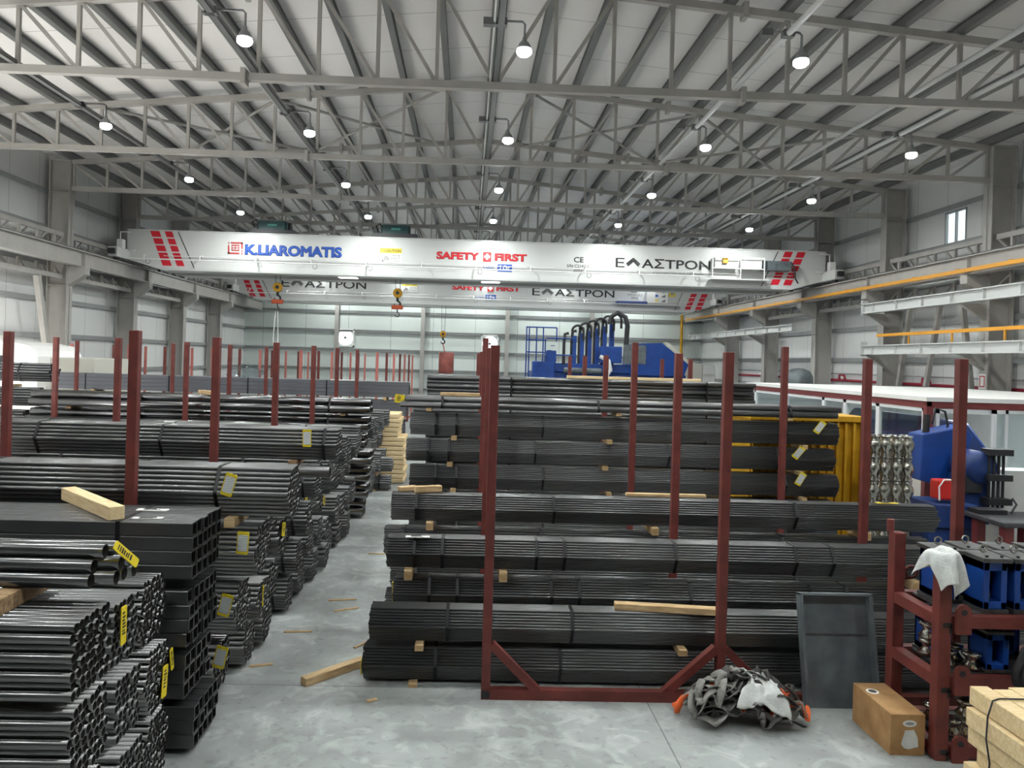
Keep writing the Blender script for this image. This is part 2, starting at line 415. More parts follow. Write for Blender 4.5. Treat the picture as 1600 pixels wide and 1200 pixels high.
# wall rails
GZ = [1.05, 2.2, 3.38, 4.54, 5.7, 6.85, 8.0]
for i, z in enumerate(GZ):
    for nm, sgn, x, ya_ in (('left', -1, XL, 21.3), ('right', 1, XR, 5)):
        mb = MB(); mb.b2((x, ya_, z-.012), (x-sgn*.12, YB, z+.012)); mb.b2((x-sgn*.12, ya_, z-.075), (x-sgn*.105, YB, z+.075))
        obj('wall_rail', mb, 'girt', label='%s horizontal wall rail from the floor on the %s wall' % (ORD[i], nm), cat='wall rail', group='wall rails')
    mb = MB(); mb.b2((XL, YB-.12, z-.08), (XR, YB-.105, z+.08)); mb.b2((XL, YB-.12, z-.012), (XR, YB, z+.012))
    obj('wall_rail', mb, 'girt', label='%s horizontal wall rail from the floor on the far end wall' % ORD[i], cat='wall rail', group='wall rails')

# crane runway beams
for nm, x, in (('left', RXL), ('right', RXR)):
    t = thing('crane_runway_beam', (x, 25, 5.62), 'long pale crane runway beam along the %s columns' % nm, 'crane beam')
    mb = MB(); y0, y1 = 4, YB-.4
    mb.b2((x-.13, y0, 6.10), (x+.13, y1, 6.13)); mb.b2((x-.13, y0, 5.62), (x+.13, y1, 5.65)); mb.b2((x-.012, y0, 5.62), (x+.012, y1, 6.12))
    for y in TR: mb.b2((x-.12, y-.01, 5.64), (x+.12, y+.01, 6.11))
    obj('beam', mb, 'steel', t)
    mb = MB(); mb.b2((x-.025, y0, 6.13), (x+.025, y1, 6.18)); obj('rail', mb, 'plate', t)
# surge girders per bay
YS = [9.1]+TR+[45.6]
for nm, s, xc in (('left', -1, -13.15), ('right', 1, 13.9)):
    for i in range(len(YS)-1):
        ya, yb = YS[i]+.174, YS[i+1]-(.174 if i < len(YS)-2 else -.99)
        if i < (2 if nm == 'left' else 1): continue
        for up in (0, 1):
            if up == 0 and i > 4: continue
            ring = 'upper' if up else 'lower'
            t = thing('lattice_girder', (xc, ya, 5.2), '%s pale lattice girder behind %s crane beam, %s bay from front' % (ring, nm, ORD[i-(2 if nm == 'left' else 1)]), 'lattice girder', 'lattice girders')
            zc = 6.62 if up else 5.28; zb = 6.16 if up else 5.60
            mb = MB(); mb.b2((xc-.06, ya, zc-.07), (xc+.06, yb, zc+.07)); obj('chord', mb, 'steel', t)
            n = 5
            for q in range(n):
                a = ya+(yb-ya)*(q+.5)/n
                mb = MB(); mb.bar((xc, a, zc), (xc, a, zb), .07, .07); obj('lattice_post', mb, 'steel', t)
                mb = MB(); mb.bar((xc, a, zb), (xc, a+(yb-ya)/n*.55, zc), .05, .05); obj('diagonal_strut', mb, 'steel', t)
# conductor rails and low crane beams on the right wall
mb = MB(); mb.b2((12.98, 5, 5.66), (13.06, 45, 5.76))
for y in range(6, 45, 2): mb.b2((13.06, y-.03, 5.68), (13.2, y+.03, 5.80))
obj('conductor_rail', mb, 'busbar', label='long orange yellow conductor rail on the right crane beam', cat='conductor rail')
def low_beam(y0, y1, z0, z1, lab, br):
    t = thing('low_crane_beam', (13.0, y0, z0), lab, 'crane beam')
    mb = MB(); mb.b2((12.9, y0, z1-.03), (13.1, y1, z1)); mb.b2((12.9, y0, z0), (13.1, y1, z0+.03)); mb.b2((12.99, y0, z0), (13.01, y1, z1))
    for k in range(int((y1-y0)/1.3)+1): mb.b2((12.91, y0+k*1.3, z0+.02), (13.09, y0+k*1.3+.02, z1-.02))
    obj('beam', mb, 'white', t)
    mb = MB(); mb.b2((12.9, y1-.05, z0-.05), (13.1, y1+.03, z1+.12)); obj('end_stop', mb, 'white', t)
    for y in br:
        mb = MB(); mb.prism([(13.0, z0-.02), (13.72, z0-.45), (13.72, z0), (13.0, z0)], y-.06, y+.06); obj('wall_bracket', mb, 'steel', t)
low_beam(7, 24.55, 4.86, 5.18, 'upper white crane beam in front of the right columns', (14.25, 19.75, 24.4))
low_beam(7, 24.55, 3.52, 3.82, 'lower white crane beam in front of the right columns', (14.25, 19.75, 24.4))
low_beam(29.9, 44, 4.5, 4.78, 'far white crane beam along the right columns behind the rear crane', (34.8, 39.9))
mb = MB(); mb.b2((12.96, 7, 4.08), (13.04, 23.7, 4.17))
for y in range(8, 24, 2): mb.b2((12.98, y-.02, 3.8), (13.02, y+.02, 4.1))
obj('conductor_rail', mb, 'busbar', label='short orange yellow conductor rail on posts above the lower white beam', cat='conductor rail')
for i, (a, b) in enumerate((((13.85, 23.4, 5.0), (13.85, 24.4, .3)), ((13.85, 20.9, 5.0), (13.85, 20.0, .3)), ((14.2, 22.4, 5.2), (14.2, 23.6, .3)))):
    mb = MB(); mb.bar(a, b, .13, .13); obj('wall_brace', mb, 'steel', label=['pale slanting brace at the foot of the second right column', 'pale slanting brace beside the first right column', 'pale slanting brace in the middle of the right bay below the window'][i], cat='brace')
mb = MB(); mb.bar((-13.0, 23.0, 5.15), (-13.0, 24.45, .0), .16, .16); obj('wall_brace', mb, 'steel', label='pale slanting brace beside the first left column', cat='brace')
# fire pipe, sign
t = thing('fire_pipe', (14.35, 20, 2.5), 'dark red fire water pipe along the right wall', 'pipe')
mb = MB(); mb.path([(14.46, 8, 2.6), (14.46, 40, 2.6)], .05, 10); obj('pipe', mb, 'firered', t)
mb = MB(); mb.path([(14.46, 8, 2.86), (14.46, 40, 2.86)], .022, 8); obj('thin_pipe', mb, 'grey', t)
for y in (18.2, 21.4, 23.2, 28.5):
    mb = MB(); mb.path([(14.42, y, 2.64), (14.38, y, 2.8), (14.25, y+.1, 2.8), (14.25, y+.1, 2.6)], .05, 8); obj('hydrant_branch', mb, 'firered', t)
sg = thing('fire_sign', (13.69, 19.75, 2.62), 'small white sign with red frame on the first right column', 'sign')
mb = MB(); mb.b2((13.685, 19.62, 2.6), (13.695, 19.88, 3.0)); obj('board', mb, 'whitep', sg)
mb = MB()
for a, b in (((19.65, 2.65), (19.68, 2.95)), ((19.82, 2.65), (19.85, 2.95)), ((19.65, 2.65), (19.85, 2.68)), ((19.65, 2.92), (19.85, 2.95))): mb.b2((13.68, a[0], a[1]), (13.684, b[0], b[1]))
obj('red_frame', mb, 'signred', sg)
mb = MB(); mb.path([(13.1, 46.2, 0), (13.1, 46.2, 6.1)], .09, 10); obj('gas_pipe', mb, 'ochre', label='yellow vertical pipe in the far right corner', cat='pipe')

# lighting rails and lamps
RAILS = [(-8.56, 8.1, 'tray', 'outermost left'), (-4.12, 8.1, 'tray', 'second left'), (.37, 8.1, 'tray', 'ridge line'), (4.90, 8.1, 'pipe', 'second right'), (9.46, 8.1, 'pipe', 'outermost right'), (9.0, 8.72, 'pipe', 'upper right')]
for x, z, k, nm in RAILS:
    zz = 8.27 if z == 8.1 else z
    t = thing('lighting_rail', (x, 20, zz), '%s %s rail running the length of the hall under the roof' % (nm, 'dark cable tray' if k == 'tray' else 'white round conduit'), 'conduit', 'lighting rails')
    if k == 'tray':
        mb = MB(); mb.b2((x-.06, 0, zz-.05), (x+.06, 46, zz-.04)); mb.b2((x-.06, 0, zz-.05), (x-.05, 46, zz+.03)); mb.b2((x+.05, 0, zz-.05), (x+.06, 46, zz+.03)); obj('cable_tray', mb, 'purlin', t)
        mb = MB(); mb.path([(x-.10, 0, zz), (x-.10, 46, zz)], .022, 8); obj('conduit', mb, 'white', t)
        mb = MB(); mb.path([(x, 0, zz-.01), (x, 46, zz-.01)], .03, 8); obj('cable', mb, 'black', t)
    else:
        mb = MB(); mb.path([(x, 0, zz), (x, 46, zz)], .05, 12); obj('conduit', mb, 'white', t)
LX = [-8.0, -3.6, .74, 5.12, 9.47+.35]; RX = [-8.56, -4.12, .37, 4.9, 9.46]
LX[4] = 9.75
LY = [2.1, 6.9, 11.8, 16.6, 21.5, 26.3, 31.2, 36.0, 40.9, 44.8]  # last row, out of sight, is added to brighten the far wall
def make_lamp():
    t = thing('high_bay_lamp', (0, 0, 0), '', 'lamp')
    mb = MB(); mb.lathe([(.03, .29), (.05, .27), (.06, .20), (.13, .15), (.185, .06), (.19, .04)], (0, 0, 0), n=24); obj('lamp_housing', mb, 'grey', t)
    mb = MB(); mb.lathe([(.19, .03), (.20, -.01), (.19, -.05), (.13, -.09), (.001, -.105)], (0, 0, 0), n=24); obj('lens', mb, 'lens', t)
    return t
lamp0 = make_lamp(); first = True
ld = bpy.data.lights.new('lamp_light', 'AREA'); ld.shape = 'DISK'; ld.size = .5; ld.energy = LAMP_W; ld.color = (.96, 1.0, .98)
for j, y in enumerate(LY):
    for i, x in enumerate(LX):
        t = lamp0 if first else copy_tree(lamp0); first = False
        t.location = (x, y, 7.84); t.scale = (.6, .6, .8)
        col = ['outermost left', 'second left', 'ridge', 'second right', 'outermost right'][i]
        tag(t, 'bright round high bay lamp on %s lighting rail, %s' % (col, ['row above the photographer', 'row just ahead of the photographer', 'nearest row in the picture', 'second row in the picture', 'third row in the picture', 'farthest row before the front crane', 'first row hidden behind front crane', 'second row hidden behind front crane', 'row above the rear crane', 'added row brightening the far wall'][j]), 'lamp', 'high bay lamps')
        mb = MB(); mb.path([(RX[i], y, 8.30), (x-.04, y, 8.30), (x, y, 8.26), (x, y, 8.06)], .02, 8); mb.v = [((a-x)/.6+x, (b-y)/.6+y, (c-7.84)/.8+7.84) for a, b, c in mb.v]; obj('lamp_arm', mb, 'grey', t)
        mb = MB(); mb.b2((RX[i]-.09, y-.06, 8.22), (RX[i]+.09, y+.06, 8.33)); mb.v = [((a-x)/.6+x, (b-y)/.6+y, (c-7.84)/.8+7.84) for a, b, c in mb.v]; obj('clamp', mb, 'purlin', t)
        lo = bpy.data.objects.new('lamp_light', ld); COL.objects.link(lo); lo.parent = t; lo.location = (0, 0, -.115)

# ------------------------------------------------------------------ overhead cranes
def crane(y, zb, zt, lab, front):
    t = thing('bridge_crane', (CX0, y, zb), lab, 'crane')
    for k, yy in enumerate((y, y+1.9)):
        mb = MB(); xa, xb = -12.55, 13.25; ya, yb = yy, yy+.5
        mb.prism([(xa, zb+.38), (-11.35, zb+.03), (12.05, zb+.03), (xb, zb+.38), (xb, zt), (xa, zt)], ya, yb)
        mb.b2((-11.3, ya-.07, zb), (12.0, yb+.07, zb+.035)); mb.b2((xa, ya-.04, zt), (xb, yb+.04, zt+.03))
        obj('box_girder', mb, 'white', t, label='front box girder' if k == 0 else 'rear box girder')
        mb = MB(); mb.b2((xa+.2, yy+.22, zt+.03), (xb-.2, yy+.28, zt+.07)); obj('trolley_rail', mb, 'plate', t)
    for s, x in ((-1, RXL), (1, RXR)):
        mb = MB(); mb.b2((x-.17, y-1.0, 6.26), (x+.17, y+3.4, 6.62)); e = obj('end_truck', mb, 'white', t, bevel=.02)
        for yy in (y-.7, y+3.1):
            mb = MB(); mb.lathe([(.14, -.05), (.16, -.05), (.16, -.035), (.14, -.03), (.14, .05)], (x, yy, 6.32), 'x', 16); obj('wheel', mb, 'plate', e)
        for yy in (y-1.0, y+3.4):
            mb = MB(); sg = -1 if yy < y else 1; mb.b2((x-.1, min(yy, yy+sg*.16), 6.36), (x+.1, max(yy, yy+sg*.16), 6.54)); obj('buffer', mb, 'black', e)
        xx = x+.28*s if s > 0 else x-.2
        mb = MB(); mb.b2((x-.1, y-.5, 6.62), (x+.1, y-.25, 6.95)); obj('junction_box', mb, 'whitep', t)
        # looped guard rail
        mb = MB(); q = -12.75 if s < 0 else 13.35
        mb.path([(q, y-.12, zt-.1), (q-s*-.0, y-.12, 6.60), (q-s*.55, y-.12, 6.60)], .022, 8)
        mb.path([(q, y-.12, zt-.1), (q-s*.35, y-.12, zt-.1)], .022, 8); obj('guard_loop', mb, 'whitep', t)
    # festoon rail with brackets
    mb = MB(); mb.path([(-12.4, y-.32, zb+.36), (9.1, y-.32, zb+.36)], .022, 8); mb.path([(-11.2, y-.07, zb+.52), (12.0, y-.07, zb+.52)], .012, 6); obj('festoon_rail', mb, 'whitep', t)
    for q in range(11):
        x = -11.8+q*2.0
        mb = MB(); mb.path([(x, y, zb+.55), (x, y-.30, zb+.50), (x, y-.32, zb+.34)], .02, 8); obj('festoon_bracket', mb, 'whitep', t)
        if q % 2 == 0 or q == 3:
            mb = MB(); mb.path([(x+.15+.08*math.cos(a), y-.32, zb+.27+.09*math.sin(a)) for a in [i*PI/5 for i in range(10)]], .014, 6, True); obj('cable_loop', mb, 'grey', t)
    # red warning stripes
    H = zt-zb
    def stripes(xa, slant, xw):
        for k in range(5):
            z1 = zt-.02-k*(H-.14)/5; z0 = z1-(H-.14)/5+.05
            f0 = (zt-z1)/H; f1 = (zt-z0)/H
            mb = MB(); mb.prism([(xa+slant*f0, z1), (xa+xw+slant*f0, z1), (xa+xw+slant*f1, z0), (xa+slant*f1, z0)], y-.006, y-.001)
            obj('red_stripe', mb, 'red', t)
    if front:
        stripes(-11.74, .56, .33); stripes(-11.22, .56, .27); stripes(11.72, -.60, .30); stripes(12.20, -.60, .30)
        lx = [(-10.72, .62), (11.45, -.6)]
    else:
        stripes(-12.33, .58, .31); stripes(-11.78, .58, .28); stripes(12.2, -.52, .32); stripes(12.78, -.52, .33)
        lx = [(-11.3, .6), (11.7, -.5)]
    for xa, sl in lx:
        mb = MB(); mb.bar((xa, y-.004, zt-.02), (xa+sl, y-.004, zb+.1), .004, .03, (1, 0, 0)); obj('stripe_line', mb, 'black', t)
    # trolleys on top
    for q, x in enumerate((-7.4, -2.85) if front else (-1.2,)):
        tr = MB(); tr.b2((x-.75, y+.1, zt+.07), (x+.85, y+2.3, zt+.2))
        e = obj('hoist_trolley', tr, 'dark', t)
        mb = MB(); mb.lathe([(.02, -.55), (.16, -.55), (.19, -.5), (.19, .45), (.16, .5), (.02, .5)], (x+.05, y+.35, zt+.36), 'x', 18)
        mb.b2((x-.45, y+.12, zt+.2), (x+.5, y+.6, zt+.52)); obj('hoist_motor', mb, 'teal', e)
        mb = MB(); mb.b2((x-.12, y+.112, zt+.33), (x+.22, y+.118, zt+.40)); obj('motor_label', mb, 'tealL', e)
        mb = MB(); mb.lathe([(.22, -.4), (.22, .4)], (x+.1, y+1.2, zt+.42), 'x', 18); obj('rope_drum', mb, 'dark', e)
        mb = MB(); mb.path([(x-.6, y+.2, zt+.25), (x-.68, y+.15, zt+.45), (x-.55, y+.15, zt+.55), (x-.45, y+.2, zt+.4)], .03, 8); obj('cable', mb, 'hose', e)
    # lamps under the girder
    for x in ((-4.52, .76) if front else ()):
        e = MB(); e.b2((x-.36, y+.02, zb-.03), (x+.36, y+.5, zb-.005)); e = obj('crane_lamp', e, 'grey', t)
        for dy in (.08, .34):
            mb = MB(); mb.b2((x-.34, y+dy-.03, zb-.055), (x+.34, y+dy+.10, zb-.028)); obj('lamp_tube', mb, 'tubeglow', e)
    return t
C1 = crane(27.9, 5.93, 7.37, 'front white overhead crane with blue maker lettering and red stripes', True)
C2 = crane(41.0, 5.88, 7.17, 'rear white overhead crane, lower in the picture, behind the front crane', False)
def chevrons(parent, cx, z0, z1, w, y, m='black'):
    h = z1-z0; mb = MB()
    for k in range(3):
        wz = w*(1-.27*k)/2; top = z1-k*h*.16; bot = z0+(.0 if k == 0 else h*.16*k)*.6
        for s in (-1, 1): mb.bar((cx, y, top), (cx+s*w/2*(1-.12*k), y, top-(h*.62)+k*.02), .006, h*.10, (0, 0, 1))
    return obj('logo_chevrons', mb, m, parent)
yf = 27.9-.012
# maker lettering (front crane)
mb = MB(); bx0, bx1, bz0, bz1 = -8.90, -8.36, 6.60, 7.04
for a, b in (((bx0+.1, bz1-.06), (bx1, bz1)), ((bx1-.06, bz0+.2), (bx1, bz1)), ((bx0, bz0), (bx1-.12, bz0+.06)), ((bx0, bz0), (bx0+.06, bz0+.26)), ((bx0, bz1-.06), (bx0+.05, bz1-.01)), ((bx0, bz1-.17), (bx0+.05, bz1-.11)), ((bx1-.05, bz0), (bx1, bz0+.05)), ((bx1-.05, bz0+.09), (bx1, bz0+.14)),
             ((bx0+.14, bz0+.30), (bx1-.14, bz0+.34)), ((bx0+.14, bz0+.12), (bx1-.14, bz0+.16)), ((bx0+.13, bz0+.12), (bx0+.16, bz0+.34)), ((bx1-.16, bz0+.12), (bx1-.13, bz0+.34)), ((bx0+.255, bz0+.16), (bx0+.285, bz0+.30)), ((bx0+.16, bz0+.215), (bx1-.16, bz0+.24))):
    mb.b2((a[0], yf-.003, a[1]), (b[0], yf, b[1]))
obj('maker_logo', mb, 'dkredtext', C1)
text('maker_lettering', 'K.LIAROMATIS', -8.28, -4.74, 6.58, 6.98, yf, 'blue text', C1, .055)
def safety(parent, x0, x1, z0, z1, y):
    w = x1-x0
    text('safety_lettering', 'SAFETY', x0, x0+w*.475, z0, z1, y, 'redtext', parent, .05)
    text('safety_lettering', 'FIRST', x0+w*.645, x1, z0, z1, y, 'redtext', parent, .05)
    a, b = x0+w*.515, x0+w*.605; h = z1-z0; mb = MB()
    mb.b2((a, y-.003, z0-.04), (b, y, z1+.03)); o = obj('safety_cross', mb, 'redtext', parent)
    c = (a+b)/2; zc = (z0+z1)/2; q = (b-a)*.36
    mb = MB(); mb.b2((c-q, y-.006, zc-q*.42), (c+q, y-.003, zc+q*.42)); mb.b2((c-q*.42, y-.0065, zc-q), (c+q*.42, y-.0035, zc+q)); obj('white_cross', mb, 'whitep', o)
safety(C1, -1.27, 2.07, 6.66, 6.94, yf)
def caution(parent, x0, x1, z0, z1, y):
    mb = MB(); mb.b2((x0, y-.002, z0), (x1, y, z1)); o = obj('caution_sign', mb, 'whitep', parent)
    h = z1-z0; w = x1-x0
    mb = MB(); mb.b2((x0, y-.004, z1-h*.34), (x1, y-.002, z1)); obj('caution_band', mb, 'caution', o)
    text('caution_lettering', 'CAUTION', x0+w*.22, x1-w*.04, z1-h*.27, z1-h*.09, y-.005, 'black', o, .01)
    mb = MB()
    for r in (.10, .17, .24): mb.path([(x0+w*.12+r*w*1.3*math.cos(a), y-.005, z0+h*.12+r*h*1.5*math.sin(a)) for a in [.25+i*.2 for i in range(6)]], .012, 5)
    mb.lathe([(.03, -.004), (.03, 0)], (x0+w*.14, y-.003, z0+h*.14), 'y', 10); obj('radio_symbol', mb, 'black', o)
    for k, wd in enumerate(('CRANE', 'REMOTE', 'CONTROL')): text('caution_lettering', wd, x0+w*.5, x1-w*.06, z0+h*(.45-.18*k), z0+h*(.57-.18*k), y-.005, 'black', o)
caution(C1, -3.35, -2.55, 6.45, 7.0, yf)
text('ce_mark', 'CE', 3.82, 4.18, 6.70, 6.90, yf, 'black', C1, .01); text('serial_lettering', 'S/N C2142-1', 3.56, 4.36, 6.51, 6.62, yf, 'black', C1); text('serial_lettering', '2022', 3.80, 4.14, 6.35, 6.46, yf, 'black', C1)
def company(parent, x0, x1, z0, z1, y, sx0, sx1, sz0, sz1):
    w = x1-x0
    text('company_lettering', 'E', x0, x0+w*.095, z0, z1, y, 'black', parent)
    chevrons(parent, x0+w*.185, z0, z1, w*.145, y-.003)
    text('company_lettering', 'AΣTPON', x0+w*.275, x1, z0, z1, y, 'black', parent, .012)
    text('company_subtitle', 'XAΛYBOYPΓIKA ΠPOΪONTA', sx0, sx1, sz0, sz1, y, 'grey', parent)
company(C1, 5.37, 8.92, 6.57, 6.92, yf, 6.76, 8.90, 6.37, 6.48)
def swl(parent, x0, x1, z0, z1, y):
    w = x1-x0
    mb = MB(); mb.b2((x0+w*.5, y-.002, z0), (x1, y, z1)); o = obj('load_plate', mb, 'blue text', parent)
    text('load_lettering', '10t', x0+w*.58, x1-w*.06, z0+.04, z1-.04, y-.004, 'whitep', o, .02)
    text('load_lettering', 'SWL', x0, x0+w*.44, z0+.03, z1-.06, y, 'blue text', parent)
swl(C1, .46, 1.53, 6.27, 6.54, yf)
# service platform on the right end of the front crane
p = MB(); p.b2((8.86, 27.42, 6.19), (11.0, 27.9, 6.22)); p = obj('service_platform', p, 'white', C1)
for a, b in (((8.86, 7.0), (10.78, 7.0)), ((8.86, 6.6), (10.78, 6.6)), ((8.86, 6.22), (8.86, 7.0)), ((9.9, 6.22), (9.9, 7.0)), ((10.78, 6.22), (10.78, 7.0))):
    mb = MB(); mb.path([(a[0], 27.45, a[1]), (b[0], 27.45, b[1])], .02, 8); obj('handrail', mb, 'whitep', p)
mb = MB(); mb.b2((9.0, 27.62, 6.62), (9.85, 27.89, 7.05)); obj('control_cabinet', mb, 'white', C1, bevel=.01)
mb = MB(); mb.b2((9.98, 27.55, 6.60), (10.72, 27.89, 6.98)); obj('control_cabinet', mb, 'whitep', C1, bevel=.01)
mb = MB(); mb.b2((10.78, 27.6, 6.6), (11.85, 27.89, 6.95)); obj('cable_duct', mb, 'galv', C1)
mb = MB(); mb.b2((9.27, 27.52, 6.80), (9.46, 27.62, 7.02)); obj('warning_beacon', mb, 'amber', C1, bevel=.02)
mb = MB(); mb.path([(11.85, 27.6, 6.9), (11.95, 27.55, 6.6), (11.98, 27.55, 6.3), (12.1, 27.6, 6.15)], .03, 8); obj('cable', mb, 'hose', C1)
# rear crane lettering
yr = 41.0-.012
company(C2, -10.17, -5.61, 6.62, 7.06, yr, -8.33, -5.62, 6.27, 6.42)
caution(C2, -3.69, -2.85, 6.56, 7.02, yr); safety(C2, -.96, 2.74, 6.74, 7.02, yr); swl(C2, .28, 1.43, 6.28, 6.52, yr)
company(C2, 3.39, 7.88, 6.57, 6.98, yr, 5.3, 7.9, 6.28, 6.42)
text('ce_mark', 'CE', 8.74, 9.13, 6.90, 7.10, yr, 'black', C2, .01); text('serial_lettering', 'S/N C2142-2', 8.6, 9.4, 6.72, 6.82, yr, 'black', C2); text('serial_lettering', '2022', 8.8, 9.2, 6.55, 6.65, yr, 'black', C2)
mb = MB(); mb.b2((9.62, 40.9, 6.35), (10.8, 40.99, 7.14)); nb = obj('notice_board', mb, 'whitep', C2)
for k in range(3):
    mb = MB(); mb.b2((10.1, 40.89, 6.95-k*.26), (10.25, 40.9, 7.06-k*.26)); obj('pictogram', mb, ('dkredtext', 'blue text', 'caution')[k], nb)
    mb = MB(); mb.prism([(10.4, 6.93-k*.26), (10.65, 6.93-k*.26), (10.65, 7.07-k*.26)], 40.89, 40.9); obj('pictogram', mb, 'galv', nb)
mb = MB(); mb.b2((7.95, 40.55, 6.26), (9.6, 41.0, 6.38)); obj('platform_beam', mb, 'blue', C2)
mb = MB(); mb.b2((8.0, 40.55, 6.2), (11.4, 41.0, 6.25)); obj('service_platform', mb, 'white', C2)
mb = MB(); mb.b2((10.85, 40.88, 6.72), (11.2, 40.99, 7.05)); o = obj('control_cabinet', mb, 'caution', C2); mb = MB(); mb.b2((10.93, 40.86, 6.8), (11.1, 40.88, 6.97)); obj('cabinet_window', mb, 'grey', o)
# hook blocks hanging from the trolleys
def hook(parent, x, y, zt, zb, orange=True):
    e = MB()
    for s in (-1, 1): e.path([(x+s*.14, y, zt), (x+s*.08, y, zb)], .012, 6)
    obj('hoist_rope', e, 'rope', parent)
    mb = MB(); mb.lathe([(.02, -.10), (.15, -.10), (.18, -.07), (.18, .07), (.15, .10), (.02, .10)], (x, y, zb), 'y', 20); h = obj('hook_block', mb, 'yhook', parent)
    mb = MB(); mb.lathe([(.07, -.12), (.07, -.10)], (x, y, zb), 'y', 14); obj('sheave_cap', mb, 'black', h)
    mb = MB(); mb.path([(x, y, zb-.15), (x, y, zb-.32)], .05, 10)
    mb.path([(x+.11*math.sin(a), y, zb-.42-.11*math.cos(a)+.0) for a in [PI*(1-.1*i) for i in range(0, 17)]], [.035]*12+[.03, .026, .022, .016, .01], 8); obj('hook', mb, 'black', h)
    if orange:
        mb = MB(); mb.b2((x-.22, y-.07, zb-.62), (x+.22, y+.07, zb-.46)); obj('load_cell', mb, 'ohook', h, bevel=.03)
        mb = MB(); mb.path([(x, y, zb-.62), (x, y, zb-.75)], .025, 8); mb.path([(x+.08*math.sin(a), y, zb-.82-.08*math.cos(a)) for a in [PI*(1-.12*i) for i in range(13)]], .02, 8); obj('lower_hook', mb, 'plate', h)
    return h
h = hook(C1, -7.3, 28.9, 7.4, 5.52)
mb = MB(); mb.path([(-7.36, 28.9, 4.62), (-7.42, 28.9, 3.6), (-7.36, 28.9, 2.7)], .014, 6); mb.path([(-7.28, 28.9, 4.62), (-7.24, 28.9, 3.6), (-7.30, 28.9, 2.7)], .014, 6); obj('lifting_sling', mb, 'whitep', h)
hook(C1, -2.75, 28.9, 7.4, 5.44)
hook(C2, -1.42, 42.0, 7.2, 4.35, False)
mb = MB(); mb.path([(-1.42, 42, 3.86), (-1.3, 42, 3.34)], .03, 6); mb.lathe([(.06, 2.15), (.42, 2.18), (.42, 3.3), (.4, 3.34), (.06, 3.34)], (-1.2, 42, 0), 'z', 14); obj('lifting_drum', mb, 'postlit', label='red oxide drum hanging from the hook of the rear crane', cat='lifting drum')

# ------------------------------------------------------------------ rack frames
def frame(y, xs, h, lab, m='post', braces=()):
    t = thing('rack_frame', (xs[0], y, 0), lab, 'rack frame', 'red rack frames')
    for x in xs:
        mb = MB(); mb.b2((x-.04, y-.04, .09), (x+.04, y+.04, h)); obj('post', mb, m, t, bevel=.006)
    mb = MB(); mb.b2((xs[0]-.04, y-.04, 0), (xs[-1]+.04, y+.04, .09)); obj('base_beam', mb, m, t)
    for (x0, x1) in braces:
        mb = MB(); mb.bar((x0, y, .48), (x1, y, .07), .07, .075, (0, 1, 0)); obj('brace', mb, m, t)
    return t
RN = ['front', 'second', 'third', 'fourth', 'fifth', 'sixth']
for i, y in enumerate((6.7, 8.3, 10.5, 12.7, 15.0, 17.2)):
    frame(y, (.24, 2.33, 4.45), 3.13 if i != 2 else 3.30, '%s red steel rack frame right of the aisle%s' % (RN[i], ', braced to its base beam' if i == 0 else ', counted from the front'),
          braces=((.28, .70), (2.29, 1.83), (2.37, 2.80)) if i == 0 else ())
FF = [o for o in COL.objects if o.get('label', '').startswith('front red steel rack frame right')][0]
mb = MB(); mb.b2((.205, 6.655, .012), (.275, 6.665, .078)); obj('tube_end_opening', mb, 'black', FF)

for i, y in enumerate((6.36, 8.4, 11.0, 13.65, 16.1, 19.0)):
    frame(y, (-5.03, -2.77), 3.16, '%s red steel rack frame left of the aisle, counted from the front' % RN[i])
for i, y in enumerate((13.65, 16.1, 19.0)):
    frame(y, (-9.7, -7.34), 3.18, 'far left red rack frame in line with %s frame left of aisle' % RN[i+3])
for i, y in enumerate((23.0, 25.7, 28.2, 30.7, 33.0, 35.4, 37.6)):
    frame(y, (-11.9, -10.2, -7.7, -5.05, -2.75) if i < 3 else (-7.9, -5.1, -2.75), 3.13, '%s rack frame of the far block of red posts, counted from the front' % ORD[i], 'postlit' if i % 2 == 0 else 'post')

